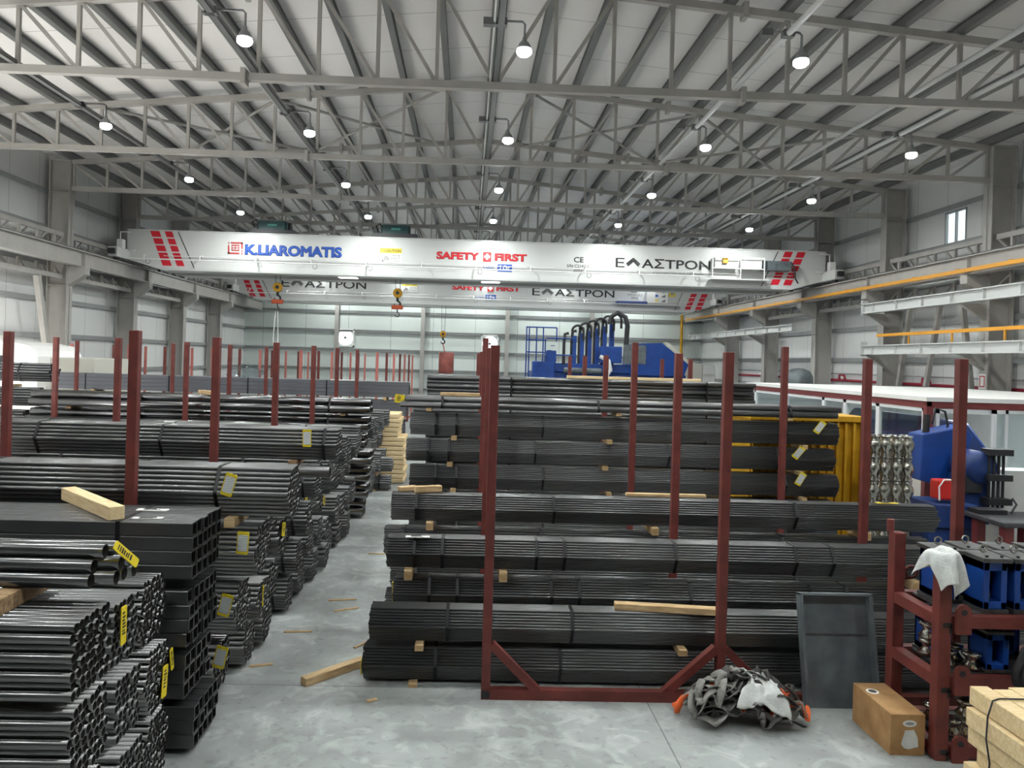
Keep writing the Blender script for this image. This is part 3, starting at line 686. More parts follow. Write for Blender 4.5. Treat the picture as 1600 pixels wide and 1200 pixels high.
# ------------------------------------------------------------------ tube bundles
SQ3 = math.sqrt(3)/2
def hexc(n, d):
    out = []
    for i in range(2*n-1):
        k = n+i if i < n else 3*n-2-i
        for j in range(k):
            edge = (i in (0, 2*n-2)) or j in (0, k-1)
            out.append(((j-(k-1)/2)*d, d/2+i*d*SQ3, edge))
    return out
def stag(c, r, d):
    out = []
    for i in range(r):
        o = .25*d if i % 2 else -.25*d
        for j in range(c): out.append(((j-(c-1)/2)*d+o, d/2+i*d*SQ3, i in (0, r-1) or j in (0, c-1)))
    return out
def sq(c, r, d):
    return [((j-(c-1)/2)*d, d/2+i*d, i in (0, r-1) or j in (0, c-1)) for i in range(r) for j in range(c)]
def tube_geo(mb, d, L, shape, x0=0., yc=0., zc=0., n=14):
    if shape == 'sq':
        h = d/2*.985; w = .10*d; pts = []; q = h-w*.6
        o = [(-h, -q), (-q, -h), (q, -h), (h, -q), (h, q), (q, h), (-q, h), (-h, q)]; k = h-w
        i_ = [(-k, -k), (-k, -k), (k, -k), (k, -k), (k, k), (k, k), (-k, k), (-k, k)]; n = 8
    else:
        o = [(d/2*math.cos(a*2*PI/n), d/2*math.sin(a*2*PI/n)) for a in range(n)]; s = .84
        i_ = [(a*s, b*s) for a, b in o]
    R = []
    for x, prof in ((x0, o), (x0+L, o), (x0+L, i_), (x0, i_)): R.append([(x, yc+a, zc+b) for a, b in prof])
    base = [v for r in R for v in r]
    def ring(a, b): return [(a*n+k, b*n+k, b*n+(k+1) % n, a*n+(k+1) % n) for k in range(n)]
    b0 = len(mb.v)
    sm = shape != 'sq'
    mb.v += base
    for (a, b, s) in ((0, 1, sm), (1, 2, False), (2, 3, sm), (3, 0, False)):
        for f in ring(a, b):
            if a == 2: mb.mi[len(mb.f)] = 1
            mb.f.append([b0+i for i in f]); mb.sm.append(s)
TC = {}
def tube_mesh(d, L, shape, m):
    k = (round(d, 4), round(L, 2), shape, m)
    if k not in TC:
        mb = MB(); tube_geo(mb, d, L, shape); TC[k] = mb.mesh('tube', (0, 0, 0), m)
    return TC[k]
def hull(pts):
    pts = sorted(set((round(a, 5), round(b, 5)) for a, b in pts))
    def half(ps):
        h = []
        for p in ps:
            while len(h) > 1 and (h[-1][0]-h[-2][0])*(p[1]-h[-2][1])-(h[-1][1]-h[-2][1])*(p[0]-h[-2][0]) <= 0: h.pop()
            h.append(p)
        return h[:-1]
    return half(pts)+half(pts[::-1])
def strap_geo(mb, cells, d, shape, x, yc, z0, w=.03):
    pts = []
    for c in cells:
        r = d/2+.004
        if shape == 'sq': pts += [(c[0]+a*r, c[1]+b*r) for a in (-1, 1) for b in (-1, 1)]
        else: pts += [(c[0]+r*math.cos(a*PI/6), c[1]+r*math.sin(a*PI/6)) for a in range(12)]
    h = hull(pts); n = len(h)
    vs = [(x-w/2, yc+a, z0+b) for a, b in h]+[(x+w/2, yc+a, z0+b) for a, b in h]
    mb.add(vs, [(i, (i+1) % n, (i+1) % n+n, i+n) for i in range(n)])
    mb.add(vs, [tuple(range(n)), tuple(range(n, 2*n))])
NB = [0]
def bundle(lab, cells, d, shape, x0, x1, yc, z0, m='pipe', split='all', straps=(), group=None, jit=.012, cat='pipe bundle', name='pipe_bundle'):
    rnd = random.Random(NB[0]*31+5); NB[0] += 1
    L = x1-x0; part = 'square_tube' if shape == 'sq' else 'pipe'
    if split == 'none':
        mb = MB()
        for c in cells:
            j = rnd.uniform(-jit, jit); tube_geo(mb, d, L, shape, x0+j, yc+c[0], z0+c[1], 10)
        root = bpy.data.objects.new(name, mb.mesh(name, (x1, yc, z0), m)); COL.objects.link(root); root.location = (x1, yc, z0); tag(root, lab, cat, group)
    else:
        root = thing(name, (x1, yc, z0), lab, cat, group); me = tube_mesh(d, L, shape, m); inner = MB()
        for c in cells:
            j = rnd.uniform(-jit, jit)
            if split == 'all' or c[2]: inst(part, me, (x0-x1+j, c[0], c[1]), root)
            else: tube_geo(inner, d, L, shape, x0+j, yc+c[0], z0+c[1], 8)
        if inner.v: obj('inner_'+part, inner, m, root, kind='stuff')
    for x in straps:
        mb = MB(); strap_geo(mb, cells, d, shape, x, yc, z0); obj('strap', mb, 'strap', root)
    return root
def add_tag(root, c, w, h, face='front', roll=0., lean=0., sticker=True, m='yellow'):
    """plastic tag hanging on a bundle: c = centre; face front (-Y) or end (+X) or top"""
    R = Matrix.Rotation(roll, 3, 'Y')
    if face == 'end': R = Matrix.Rotation(PI/2, 3, 'Z') @ R
    if face == 'top': R = Matrix.Rotation(roll, 3, 'Z') @ Matrix.Rotation(-PI/2, 3, 'X')
    R = R @ Matrix.Rotation(lean, 3, 'X')
    def pl(w, h, y0, y1, r):
        pts = []
        for cx, cz, a0 in ((w/2-r, h/2-r, 0), (-w/2+r, h/2-r, PI/2), (-w/2+r, -h/2+r, PI), (w/2-r, -h/2+r, 1.5*PI)):
            for k in range(4): pts.append((cx+r*math.cos(a0+k*PI/6), cz+r*math.sin(a0+k*PI/6)))
        mb = MB(); mb.prism(pts, y0, y1); return mb
    def place(mb, name, mm, par):
        mb.v = [tuple(R @ Vector(v)+Vector(c)) for v in mb.v]
        # own origin at the tag so the printed pattern sits on it
        o = bpy.data.objects.new(name, mb.mesh(name, c, mm)); COL.objects.link(o); o.parent = par; o.location = Vector(c)-wl(par); return o
    t = place(pl(w, h, -.003, .003, .012), 'tag', m, root)
    if sticker: s = place(pl(w*.82, h*.72, -.005, -.003, .006), 'sticker', 'print', t)
    else:
        mb = MB(); q = random.Random(int(c[1]*1000))
        zz = h*.36
        while zz > -h*.25:
            hh = q.uniform(.006, .014); mb.b2((-w*.28, -.005, zz-hh), (w*q.uniform(.05, .3), -.003, zz)); zz -= hh+q.uniform(.006, .014)
        place(mb, 'tag_print', 'black', t)
    return t
def batten(c, L, lab, w=.08, h=.06, rot=0., m='wood', name='timber_batten', tilt=0., along='y', group=None, cat='timber'):
    mb = MB(); d = (w, L, h) if along == 'y' else (L, w, h)
    mb.box((0, 0, h/2), d); me = mb.mesh(name, (0, 0, 0), m)
    o = bpy.data.objects.new(name, me); COL.objects.link(o); o.location = c; o.rotation_euler = (0, tilt, rot); tag(o, lab, cat, group)
    b = o.modifiers.new('bevel', 'BEVEL'); b.width = .004; b.segments = 1
    return o

# ---- right of the aisle
D7 = .0265
LV = ['bottom', 'second', 'third', 'fourth', 'fifth', 'sixth']
def rstack(nm, yc, x0, x1, zs, d, strapx, vis, n=7, battx=(-.35, 2.1, 4.6)):
    roots = []
    h = (1+2*(n-1)*SQ3)*d
    for k, z in enumerate(zs):
        v = vis[k]; top = k == len(zs)-1
        lv = 'top' if top else LV[k]
        off = (.0, .05, -.03, .04, -.02, .03)[k]
        lab = 'hexagonal bundle of thin black pipes, %s in %s' % (lv, nm)
        r = bundle(lab, hexc(n, d), d, 'r', x0+off, x1+off, yc, z, 'pipe', 'edge' if v else 'none', [x+off*2 for x in strapx], 'thin pipe bundles right of the aisle')
        roots.append(r)
        zb = zs[k-1]+h if k else 0.
        for q, bx in enumerate(battx):
            batten((bx+off, yc, zb), .40, 'pine batten under %s of %s bundle in %s' % (('left end', 'middle', 'right end')[q], lv, nm), h=max(z-zb, .012), group='pine battens between bundles')
    return roots
A = rstack('front stack right of aisle', 7.07, -.88, 5.37, (.03, .39), D7, (-.22, .93, 3.2), (1, 1), battx=(-.42, 2.0, 4.7))
B = rstack('second stack right of aisle', 7.66, -.72, 5.53, (.10, .50, .90), D7, (-.42, -.14, .80, 1.08, 2.2, 3.42, 3.8), (0, 1, 1), battx=(-.5, .44, 4.6))
C = rstack('third stack right of aisle', 8.74, -.86, 5.45, (.02, .38, .75, 1.14), D7, (-.62, .95, 3.75), (0, 0, 1, 1), battx=(-.42, 2.15, 4.6))
D = rstack('fourth stack right of aisle', 11.04, -.83, 5.42, (.02, .39, .76, 1.13, 1.51, 1.89), .028, (-.5, -.2, 1.05, 3.0, 4.6), (0, 0, 0, 1, 1, 1), battx=(-.2, 2.05, 4.9))
T = bundle('flat bundle of medium black pipes lying on the fourth stack right of the aisle', stag(5, 2, .09), .09, 'r', -.9, 5.43, 11.05, 2.285, 'pipe', 'all', (-.35, 1.9, 4.7), jit=.05)
for q, bx in enumerate((-.54, 2.2, 4.7)): batten((bx, 11.04, 2.237), .42, 'pine batten under %s of flat top bundle on fourth right stack' % ('left end', 'middle', 'right end')[q], h=.048, group='pine battens between bundles')
for k in range(6):
    z = .06+.45*k
    bundle('bundle of medium grey black pipes, %s in rearmost stack right of aisle' % ('top' if k == 5 else LV[k]), stag(6, 5, .087), .087, 'r', (-.72, -.95)[k == 4], (5.29, 5.2)[k == 4], 14.02, z, 'pipe', 'all' if k >= 4 else 'none', (.25, .8, 4.4), 'medium pipe bundles in the rearmost stack right of the aisle', jit=.02)
    for q, bx in enumerate((-.2, 4.8)): batten((bx, 14.02, z-.06), .5, 'pine batten under %s end of %s bundle in rearmost right stack' % (('left', 'right')[q], 'top' if k == 5 else LV[k]), h=.06, group='pine battens between bundles')
# tags on the right stacks
add_tag(D[5], (5.13, 10.83, 2.16), .10, .20, 'front', .55, .2); add_tag(D[4], (4.83, 10.83, 1.78), .10, .20, 'front', .6, .2); add_tag(D[3], (4.87, 10.83, 1.40), .10, .20, 'front', .45, .2)
add_tag(A[0], (-.895, 6.95, .16), .08, .14, 'end', 0, 0); add_tag(B[1], (-.69, 7.62, .62), .08, .24, 'end', 0)
add_tag(B[2], (-.45, 7.55, 1.215), .24, .06, 'top', .05, 0, False, 'paper'); add_tag(C[3], (4.95, 8.72, 1.458), .26, .07, 'top', .05, 0, False, 'yellow')
add_tag(T, (-.97, 10.95, 2.4), .14, .12, 'front', .1, 0, False)
# timbers lying on the right stacks
batten((1.93, 7.02, .693), .98, 'long rough plank lying on the front stack right of the aisle', w=.10, h=.06, rot=-.12, along='x', m='wood')
batten((-.42, 8.80, 1.444), .32, 'short pine offcut lying askew on the third stack right of the aisle', w=.08, h=.07, rot=.35, along='x')
batten((-.66, 8.86, 1.444), .22, 'smaller pine offcut at the left end of the third stack right of the aisle', w=.09, h=.05, rot=.6, along='x')
batten((2.38, 8.86, 1.444), .95, 'long pale plank lying on the third stack right of the aisle', w=.08, h=.035, rot=.02, along='x')
batten((3.1, 14.0, 2.70), 2.5, 'long pale plank lying on the rearmost stack right of the aisle', w=.12, h=.05, along='x', m='woodp')
batten((-.1, 11.06, 2.456), .58, 'pale plank lying near the left end of the flat top bundle', w=.1, h=.05, along='x')

# ---- left of the aisle: nearest stacks
LL = 6.2
def lb(lab, cells, d, sh, x1, yc, z0, m='pipe', split='all', straps=None, L=LL, **k):
    return bundle(lab, cells, d, sh, x1-L, x1, yc, z0, m, split, [x1-s for s in ((.9, 3.1, 5.2) if straps is None else straps)], k.pop('group', 'pipe bundles left of the aisle'), **k)
def under(x1, yc, zb, zt, wid, lab, xs=(.5, 5.5), m='woodo'):
    for q, s in enumerate(xs):
        batten((x1-s, yc, zb), wid, 'timber under %s end of %s' % (('right', 'left')[q], lab), h=max(zt-zb, .01), w=.09, m=m, group='timbers under bundles left of the aisle')
hs = lambda r, d: d*(1+(r-1)*SQ3)
c6 = stag(7, 8, .06); h6 = hs(8, .06)
nb = 'nearest left stack'
lb('bundle of bright black pipes, bottom of the nearest left stack', c6, .06, 'r', -2.12, 4.36, .10, 'pipeb', 'none'); under(-2.12, 4.36, 0, .10, .5, 'bottom bundle of the nearest left stack')
lb('bundle of bright black pipes, second from the floor in the nearest left stack', c6, .06, 'r', -2.1, 4.36, .60, 'pipeb', straps=(1.6, 4)); under(-2.1, 4.36, .10+h6, .60, .5, 'second bundle of the nearest left stack')
b3 = lb('bundle of shiny black pipes, third from the floor in the nearest left stack', c6, .06, 'r', -2.1, 4.36, 1.07, 'pipeb', straps=(1.8, 4)); under(-2.1, 4.36, .60+h6, 1.07, .5, 'third bundle of the nearest left stack')
add_tag(b3, (-2.66, 4.25, 1.07+h6+.006), .14, .09, 'top', .2, 0, False)
ca = []
for i, (n, o) in enumerate(((4, 0), (3, 0), (2, 0))):
    for j in range(n): ca.append(((j-(n-1)/2)*.088, .044+i*.088*SQ3, True))
b4 = lb('loose bundle of thick shiny black pipes lying on top of the nearest left stack', ca, .088, 'r', -2.12, 4.62, 1.59, 'pipeb', straps=(), jit=.09)
add_tag(b4, (-2.0, 4.55, 1.78), .06, .22, 'end', -.75, -.35, False)
batten((-2.62, 4.60, 1.07+h6), .85, 'dark timber under the loose thick pipes, nearer the aisle', h=1.59-1.07-h6, w=.12, m='woodo'); batten((-5.6, 4.60, 1.07+h6), .85, 'dark timber under the loose thick pipes, farther from the aisle', h=1.59-1.07-h6, w=.12, m='woodo')
c5 = stag(6, 8, .055); h5 = hs(8, .055)
for k, z in enumerate((.08, .55, 1.02)):
    r = lb('bundle of dark pipes, %s of the narrow second stack left of the aisle' % ('bottom', 'middle', 'top')[k], c5, .055, 'r', -2.08-.03*k, 4.885, z, 'pipe', 'all' if k else 'all', straps=(1.2, 4))
    under(-2.1, 4.90, (0, .08+h5, .55+h5)[k], z, .36, '%s bundle of the narrow second left stack' % ('bottom', 'middle', 'top')[k])
    if k == 2: add_tag(r, (-2.11, 4.79, 1.27), .075, .24, 'end', 0, 0, False)
ce = hexc(6, .046); he = .046*(1+10*SQ3)
for k, z in enumerate((.03, .50, .97)):
    r = lb('hexagonal bundle of black pipes, %s of the third stack left of the aisle' % ('bottom', 'middle', 'top')[k], ce, .046, 'r', -2.1-.05*(k == 2), 5.335, z, 'pipeb', 'all')
    under(-2.1, 5.35, (0, .03+he, .50+he)[k], z, .4, '%s bundle of the third left stack' % ('bottom', 'middle', 'top')[k])
    if k == 1: add_tag(r, (-2.08, 5.40, .66), .085, .22, 'end', .1, 0, False); add_tag(r, (-2.08, 5.52, .77), .05, .17, 'end', -.2, 0, False)
fz = [(.05, 5, 3, .105), (.42, 5, 3, .11), (.82, 6, 4, .104), (1.32, 6, 4, .104)]
for k, (z, c, rws, d) in enumerate(fz):
    r = lb('bundle of dark square tubes, %s of the square tube stack left of the aisle' % ('bottom', 'second', 'third', 'top')[k], sq(c, rws, d), d, 'sq', (-1.95, -2.03, -2.0, -1.98)[k], 5.91, z, 'tube', straps=(.55, 3.2, 5.4), cat='tube bundle', name='tube_bundle')
    zb = 0 if k == 0 else fz[k-1][0]+fz[k-1][2]*fz[k-1][3]
    under(-2.0, 5.91, zb, z, .6, '%s bundle of the square tube stack' % ('bottom', 'second', 'third', 'top')[k])
    if k == 3:
        add_tag(r, (-2.45, 6.02, 1.741), .24, .07, 'top', 0, 0, False, 'paper'); add_tag(r, (-2.36, 5.72, 1.741), .22, .06, 'top', .1, 0, False, 'paper')
t = batten((-2.93, 6.02, 1.737), 1.05, 'thick pine beam lying across the top of the square tube stack', w=.11, h=.10, rot=math.radians(-45), along='x', m='woodp')
# fourth stack: tagged hexagonal bundles
cg = hexc(6, .0445); hg = .0445*(1+10*SQ3)
for k, (z, xe) in enumerate(((.06, -2.09), (.56, -1.93), (1.07, -1.77), (1.58, -1.50))):
    if k == 0: cells, d = hexc(4, .066), .066
    else: cells, d = cg, .0445
    r = lb('tagged hexagonal bundle of black pipes, %s of the tagged stack left of aisle' % ('bottom', 'second', 'third', 'top')[k], cells, d, 'r', xe, 6.73, z, 'pipeb' if k == 0 else 'pipe', 'all', straps=(.62, 2.6, 4.6))
    under(xe, 6.73, (0, .06+.066*(1+6*SQ3), .56+hg, 1.07+hg)[k], z, .45, '%s bundle of the tagged stack' % ('bottom', 'second', 'third', 'top')[k], m='wood')
    add_tag(r, ((-2.02, 6.44, .42), (-1.99, 6.44, .86), (-1.86, 6.44, 1.39), (-1.99, 6.44, 1.88))[k], .10, .20, 'front', (.25, .25, .08, .3)[k], .12)
def lstack(nm, yc, ends, zs, cells, d, m='pipe', split='none', straps=(.9, 3.1, 5.2), L=LL, ht=None, sh='r', tags=(), x0=None):
    rs = []; hh = ht or (max(c[1] for c in cells)+d/2)
    for k, z in enumerate(zs):
        lv = 'top' if k == len(zs)-1 else LV[k]
        r = lb('bundle of %s, %s in %s' % ('dark square tubes' if sh == 'sq' else 'black pipes', lv, nm), cells, d, sh, ends[k % len(ends)], yc, z, m, split, straps, L=L)
        under(ends[k % len(ends)], yc, 0 if k == 0 else zs[k-1]+hh, z, .4, '%s bundle of %s' % (lv, nm)); rs.append(r)
    return rs
c46 = hexc(5, .046)
S6 = lstack('fifth stack left of aisle', 7.30, (-2.02, -1.9, -1.97, -1.82), (.05, .47, .89, 1.31), c46, .046, split='all')
S7 = lstack('sixth stack left of aisle', 7.86, (-2.0, -1.95, -1.86, -1.75), (.05, .49, .93, 1.37), hexc(4, .06), .06, split='all')
for k, (yy, xe, r) in enumerate(((7.78, -1.38, .055), (7.9, -1.5, .05))):
    mb = MB(); tube_geo(mb, 2*r, 6.3, 'r', xe-6.3, yy, 1.37+.06*(1+6*SQ3)+r+.005, 18); obj('loose_pipe', mb, 'pipeb', label=('single thick bright pipe lying on the sixth stack left of the aisle, nearer', 'single pipe lying behind the thick bright one on the sixth stack left of the aisle')[k], cat='pipe')
S8 = lstack('seventh stack left of aisle', 8.86, (-2.0, -1.9, -1.8, -1.7, -1.47), (.05, .48, .915, 1.35, 1.785), c46, .046, split='all', straps=(.15, 2.0, 3.4, 5.0))
add_tag(S8[4], (-1.80, 8.62, 2.05), .10, .20, 'front', .0, .12)
add_tag(S6[1], (-1.88, 7.22, .70), .03, .2, 'end', .05, 0, False); add_tag(S6[3], (-1.80, 7.30, 1.55), .03, .2, 'end', .05, 0, False); add_tag(S7[2], (-1.84, 7.80, 1.2), .12, .14, 'end', .2, 0, False)
i = 0
for nm, yc, d, n, levels, pitch in (('eighth', 9.5, .05, 5, 4, .45), ('ninth', 10.1, .046, 5, 4, .43), ('tenth', 10.62, .07, 3, 5, .37), ('eleventh', 11.4, .05, 5, 4, .45), ('twelfth', 11.95, .08, 3, 4, .43), ('thirteenth', 12.5, .046, 5, 4, .43), ('fourteenth', 13.05, .05, 5, 4, .45)):
    zs = [.05+pitch*k for k in range(levels)]
    st = lstack('%s stack left of aisle' % nm, yc, (-2.0+.05*(i % 3), -1.9, -2.0, -1.82+.04*(i % 2), -1.78), zs, hexc(n, d), d)
    if i == 2: add_tag(st[2], (-1.95, 10.6, .97), .14, .12, 'end', .5, 0, False)
    if i == 0: add_tag(st[2], (-1.97, 9.5, 1.2), .14, .12, 'end', .2, 0, False)
    i += 1
S14 = lstack('thick pipe stack left of aisle', 14.2, (-1.85, -1.8, -1.78, -1.75), (.05, .36, .67, .98, 1.29, 1.61, 1.93), stag(3, 2, .148), .148, 'pipeb', 'all', straps=(.75, 4.2))
for k, (yc, d) in enumerate(((14.85, .05), (15.5, .046), (16.52, .05), (17.6, .06))):
    lstack('%s stack left of aisle' % ('fifteenth', 'sixteenth', 'seventeenth', 'eighteenth', 'nineteenth')[k], yc, (-2.0, -1.85, -1.95, -1.8), [.05+.45*q for q in range(4)], hexc(5 if d < .055 else 4, d), d)
# long grey tube bundles behind the fifth frame
for k, (z, xe, L) in enumerate(((.05, -1.7, 8.8), (.52, -1.65, 8.9), (1.0, -1.6, 8.9), (1.48, -1.55, 9.0), (1.96, -1.5, 9.0))):
    lb('long bundle of grey square tubes, %s in grey stack behind the posts' % (LV+['x'])[k] if k < 4 else 'long bundle of grey square tubes on top of the grey stack behind the posts', sq(5, 4, .1), .1, 'sq', xe, 19.7, z, 'tubeg', 'none' if k < 3 else 'all', straps=(2.1, 4.1, 6.1, 8.2), L=L, cat='tube bundle', name='tube_bundle')
    for q, s in enumerate((.6, 8.0)): batten((xe-s, 19.7, 0 if k == 0 else z-.08), .6, 'timber under the %s end of the %s grey tube bundle' % (('right', 'left')[q], LV[k]), h=.05 if k == 0 else .08, m='wood', group='timbers under bundles left of the aisle')
for k, (z, xe) in enumerate(((.05, -8.5), (.5, -8.5), (.95, -8.5), (1.4, -8.6), (1.84, -8.35), (2.32, -8.1))):
    bundle('dark round bundle of pipes, %s of the far left stack beside the wall' % ('top' if k == 5 else LV[k]), hexc(4, .058), .058, 'r', -12.7, xe, 15.05, z, 'pipe', 'none' if k < 4 else 'all', (xe-.6, xe-3), 'pipe bundles in the far left stack', jit=.03)
    batten((xe-.8, 15.05, 0 if k == 0 else (.05, .5, .95, 1.4, 1.84)[k-1]+.058*(1+6*SQ3)), .45, 'timber under aisle end of %s bundle in far left stack' % LV[k], h=.05, m='wood'); batten((xe-3.6, 15.05, 0 if k == 0 else (.05, .5, .95, 1.4, 1.84)[k-1]+.058*(1+6*SQ3)), .45, 'timber under wall end of %s bundle in far left stack' % LV[k], h=.05, m='wood')
batten((-4.82, 14.15, 1.93+.148*(1+SQ3)), .5, 'pine beam lying across the thick pipes left of the aisle', w=.10, h=.07, rot=-.75, along='x')
# wood stack in the aisle and two short bundles before it
z = 0
for k in range(15):
    hgt = .11; off = random.uniform(-.03, .03)
    for j in range(2):
        mb = MB(); x0_, x1_ = (-2.06+off, -1.44+off) if k < 10 else (-2.1+off, -1.58+off)
        mb.b2((x0_, 18.0+j*.5, z+.006), (x1_, 18.46+j*.5, z+hgt-.004)); obj('timber_plank', mb, 'woodp', label='pale pine board, %s from floor, %s half of board pile at aisle end' % ((ORD+['topmost'])[k], ('front', 'rear')[j]), cat='timber', group='boards piled at the end of the aisle', bevel=.012)
    z += hgt
for k in range(2): bundle('short black bundle on the floor before the pale board pile, %s' % ('lower', 'upper')[k], hexc(4, .05), .05, 'r', -3.4, -1.66+.03*k, 17.04+.0*k, .03+.40*k, 'pipe', 'none', (-1.9,), jit=.02)
for q in range(2): batten((-2.0, 17.04, (0, .03+.05*(1+6*SQ3))[q]), .4, 'timber under the %s short black bundle' % ('lower', 'upper')[q], h=(.03, .06)[q])
batten((-3.2, 17.04, 0), .4, 'timber under the far end of the lower short black bundle', h=.03); batten((-3.2, 17.04, .03+.05*(1+6*SQ3)), .4, 'timber under the far end of the upper short black bundle', h=.06)
# timber and scraps on the floor
batten((-1.17, 7.12, 0), .68, 'rough timber beam lying on the floor at the end of the front right stack', w=.09, h=.075, rot=math.radians(46), along='x', m='wood')
for k, (x, y, r, L) in enumerate(((-1.35, 8.95, .5, .30), (-1.45, 9.3, .2, .34), (-1.75, 8.2, .1, .3), (-1.0, 7.9, 1.0, .3), (-1.9, 7.3, .3, .22), (-.75, 6.6, .6, .10), (-1.3, 11.5, .0, .25))):
    batten((x, y, 0), L, ['pale wood splinter in the aisle beside the seventh left stack', 'longer pale wood splinter in the aisle beyond the seventh left stack', 'thin pale lath at the foot of the sixth left stack', 'thin brown stick leaning along the floor by the second right stack', 'thin lath at the foot of the fifth left stack', 'tiny wood chip on the floor before the front right stack', 'small orange wood scrap far down the aisle'][k], w=.035, h=.015, rot=r, along='x', cat='wood scrap')
mb = MB(); mb.b2((-3.5, 19.45, 2.362), (-2.8, 19.62, 2.375)); obj('paper_sheet', mb, 'paper', label='white sheet lying on top of the long grey tubes', cat='paper')
# clear plastic heap on the grey tubes
mb = MB(); bm = bmesh.new(); bmesh.ops.create_icosphere(bm, subdivisions=4, radius=1)
for v in bm.verts:
    p = v.co.copy(); q = 1+.35*noise.noise(p*2.2)+.16*noise.noise(p*6); v.co = Vector((p.x*.42*q, p.y*.3*q, max(p.z, -.4)*.20*q))
me = bpy.data.meshes.new('plastic_film_heap'); bm.to_mesh(me); bm.free(); me.materials.append(M['film'])
o = bpy.data.objects.new('plastic_film_heap', me); COL.objects.link(o); o.location = (-5.75, 19.7, 2.465); tag(o, 'crumpled heap of clear packing film on the grey tubes', 'plastic film')

# ------------------------------------------------------------------ far end: fans, machine, cabinets, truck
for i, (x, z, nm) in enumerate(((-7.55, 4.1, 'bright round wall fan left of the middle of the far wall'), (1.32, 3.98, 'bright round wall fan behind red posts, right of middle on far wall'))):
    t = thing('wall_fan', (x, YB-.12, z-.6), nm, 'fan')
    mb = MB(); y = YB-.14
    for a, b in (((-.55, -.55), (-.47, .55)), ((.47, -.55), (.55, .55)), ((-.55, -.55), (.55, -.47)), ((-.55, .47), (.55, .55))): mb.b2((x+a[0], y-.02, z+a[1]), (x+b[0], y+.12, z+b[1]))
    obj('fan_frame', mb, 'whitep', t)
    mb = MB(); mb.lathe([(.46, 0), (.46, .02)], (x, y+.08, z), 'y', 32); obj('daylight_opening', mb, 'sky', t)
    mb = MB(); mb.lathe([(.02, -.05), (.07, -.04), (.07, .04), (.02, .05)], (x, y+.03, z), 'y', 14); obj('fan_hub', mb, 'dark', t)
    for k in range(5):
        a = k*2*PI/5; mb = MB(); mb.bar((x+.07*math.cos(a), y+.04, z+.07*math.sin(a)), (x+.17*math.cos(a), y+.04, z+.17*math.sin(a)), .012, .03); obj('fan_blade', mb, 'grey', t)
    mb = MB(); mb.b2((x-.45, y+.03, z-.008), (x+.45, y+.045, z+.008)) if False else mb.b2((x-.46, y+.03, z-.006), (x-.40, y+.045, z+.006)); obj('fan_stay', mb, 'grey', t)

bmx, bmy = 2.5, 34.0
t = thing('tube_machine', (6, bmy, 0), 'large blue tube processing machine with arched black hoses at the far end', 'machine')
mb = MB(); mb.b2((2.9, bmy, 0), (9.9, bmy+2, 2.55)); mb.b2((3.2, bmy-.1, 2.55), (9.4, bmy+1.5, 2.95)); obj('machine_bed', mb, 'blue', t, bevel=.03)
mb = MB(); mb.prism([(7.3, 2.5), (9.75, 2.5), (9.95, 3.05), (8.7, 3.98), (7.35, 3.9)], bmy-.2, bmy+1.6); obj('sloping_guard', mb, 'blue', t)
mb = MB(); mb.prism([(8.75, 4.0), (9.0, 4.0), (10.25, 2.95), (9.98, 3.0)], bmy-.25, bmy-.2); obj('guard_trim', mb, 'beige', t)
mb = MB(); mb.b2((5.9, bmy-.3, 3.0), (6.9, bmy-.05, 3.75)); obj('control_box', mb, 'blue', t, bevel=.03)
mb = MB(); mb.b2((7.0, bmy-.22, 3.0), (8.0, bmy-.1, 3.85)); obj('guard_panel', mb, 'galv', t)
mb = MB(); mb.lathe([(.13, 0), (.13, 1.7)], (4.3, bmy-.22, 2.62), 'x', 12); obj('roller_tube', mb, 'galv', t)
for k in range(6):
    x = 4.75+k*.36; y = bmy+.0+.1*k; hb = 4.2+.12*k
    mb = MB(); mb.b2((x-.1, y-.08, 2.95), (x+.12, y+.08, hb)); obj('hose_post', mb, 'blue', t, bevel=.02)
    mb = MB(); r = .26
    mb.path([(x-.45, y-.12, 2.9), (x-.45, y-.12, hb-.3), (x-.42, y-.12, hb+.05), (x-.25, y-.12, hb+.1)], .07, 8); mb.path([(x-.1+r+r*math.cos(a), y-.1, hb+.18+.28*math.sin(a)) for a in [PI-i*PI/8 for i in range(9)]]+[(x-.1+2*r, y-.1, hb-.2)], .055, 8); obj('hose', mb, 'hose', t)
mb = MB(); mb.path([(6.35, bmy-.1, 4.75), (6.4, bmy-.1, 5.1), (6.7, bmy-.1, 5.28), (7.05, bmy-.1, 5.1), (7.15, bmy-.1, 4.7), (7.1, bmy-.1, 3.6)], .11, 10); obj('large_hose', mb, 'hose', t)
mb = MB(); mb.path([(5.9, bmy-.3, 3.3), (6.3, bmy-.35, 3.1), (6.4, bmy-.35, 2.7), (6.2, bmy-.35, 2.4)], .09, 8); obj('white_hose', mb, 'whitep', t)
st = MB()
for x in (2.6, 2.72, 3.05, 3.35, 3.45): st.path([(x, bmy-.2, 0), (x, bmy-.2, 4.55 if x < 3.4 else 4.0)], .03, 6)
for z in (4.52, 3.95, 3.4): st.path([(2.6, bmy-.2, z), (3.45 if z < 4 else 3.95, bmy-.2, z)], .03, 6)
for z in (4.05, 3.3): st.path([(3.5, bmy-.2, z), (4.7, bmy-.2, z)], .03, 6)
st.path([(4.7, bmy-.2, 4.05), (4.7, bmy-.2, 3.3)], .03, 6); st.path([(3.95, bmy-.2, 4.52), (3.95, bmy-.2, 3.9)], .03, 6)
for i in range(6): st.b2((3.0+.14*i, bmy-.35, 2.6+.22*i), (3.16+.14*i, bmy-.05, 2.63+.22*i))
obj('access_ladder', st, 'blue', t)
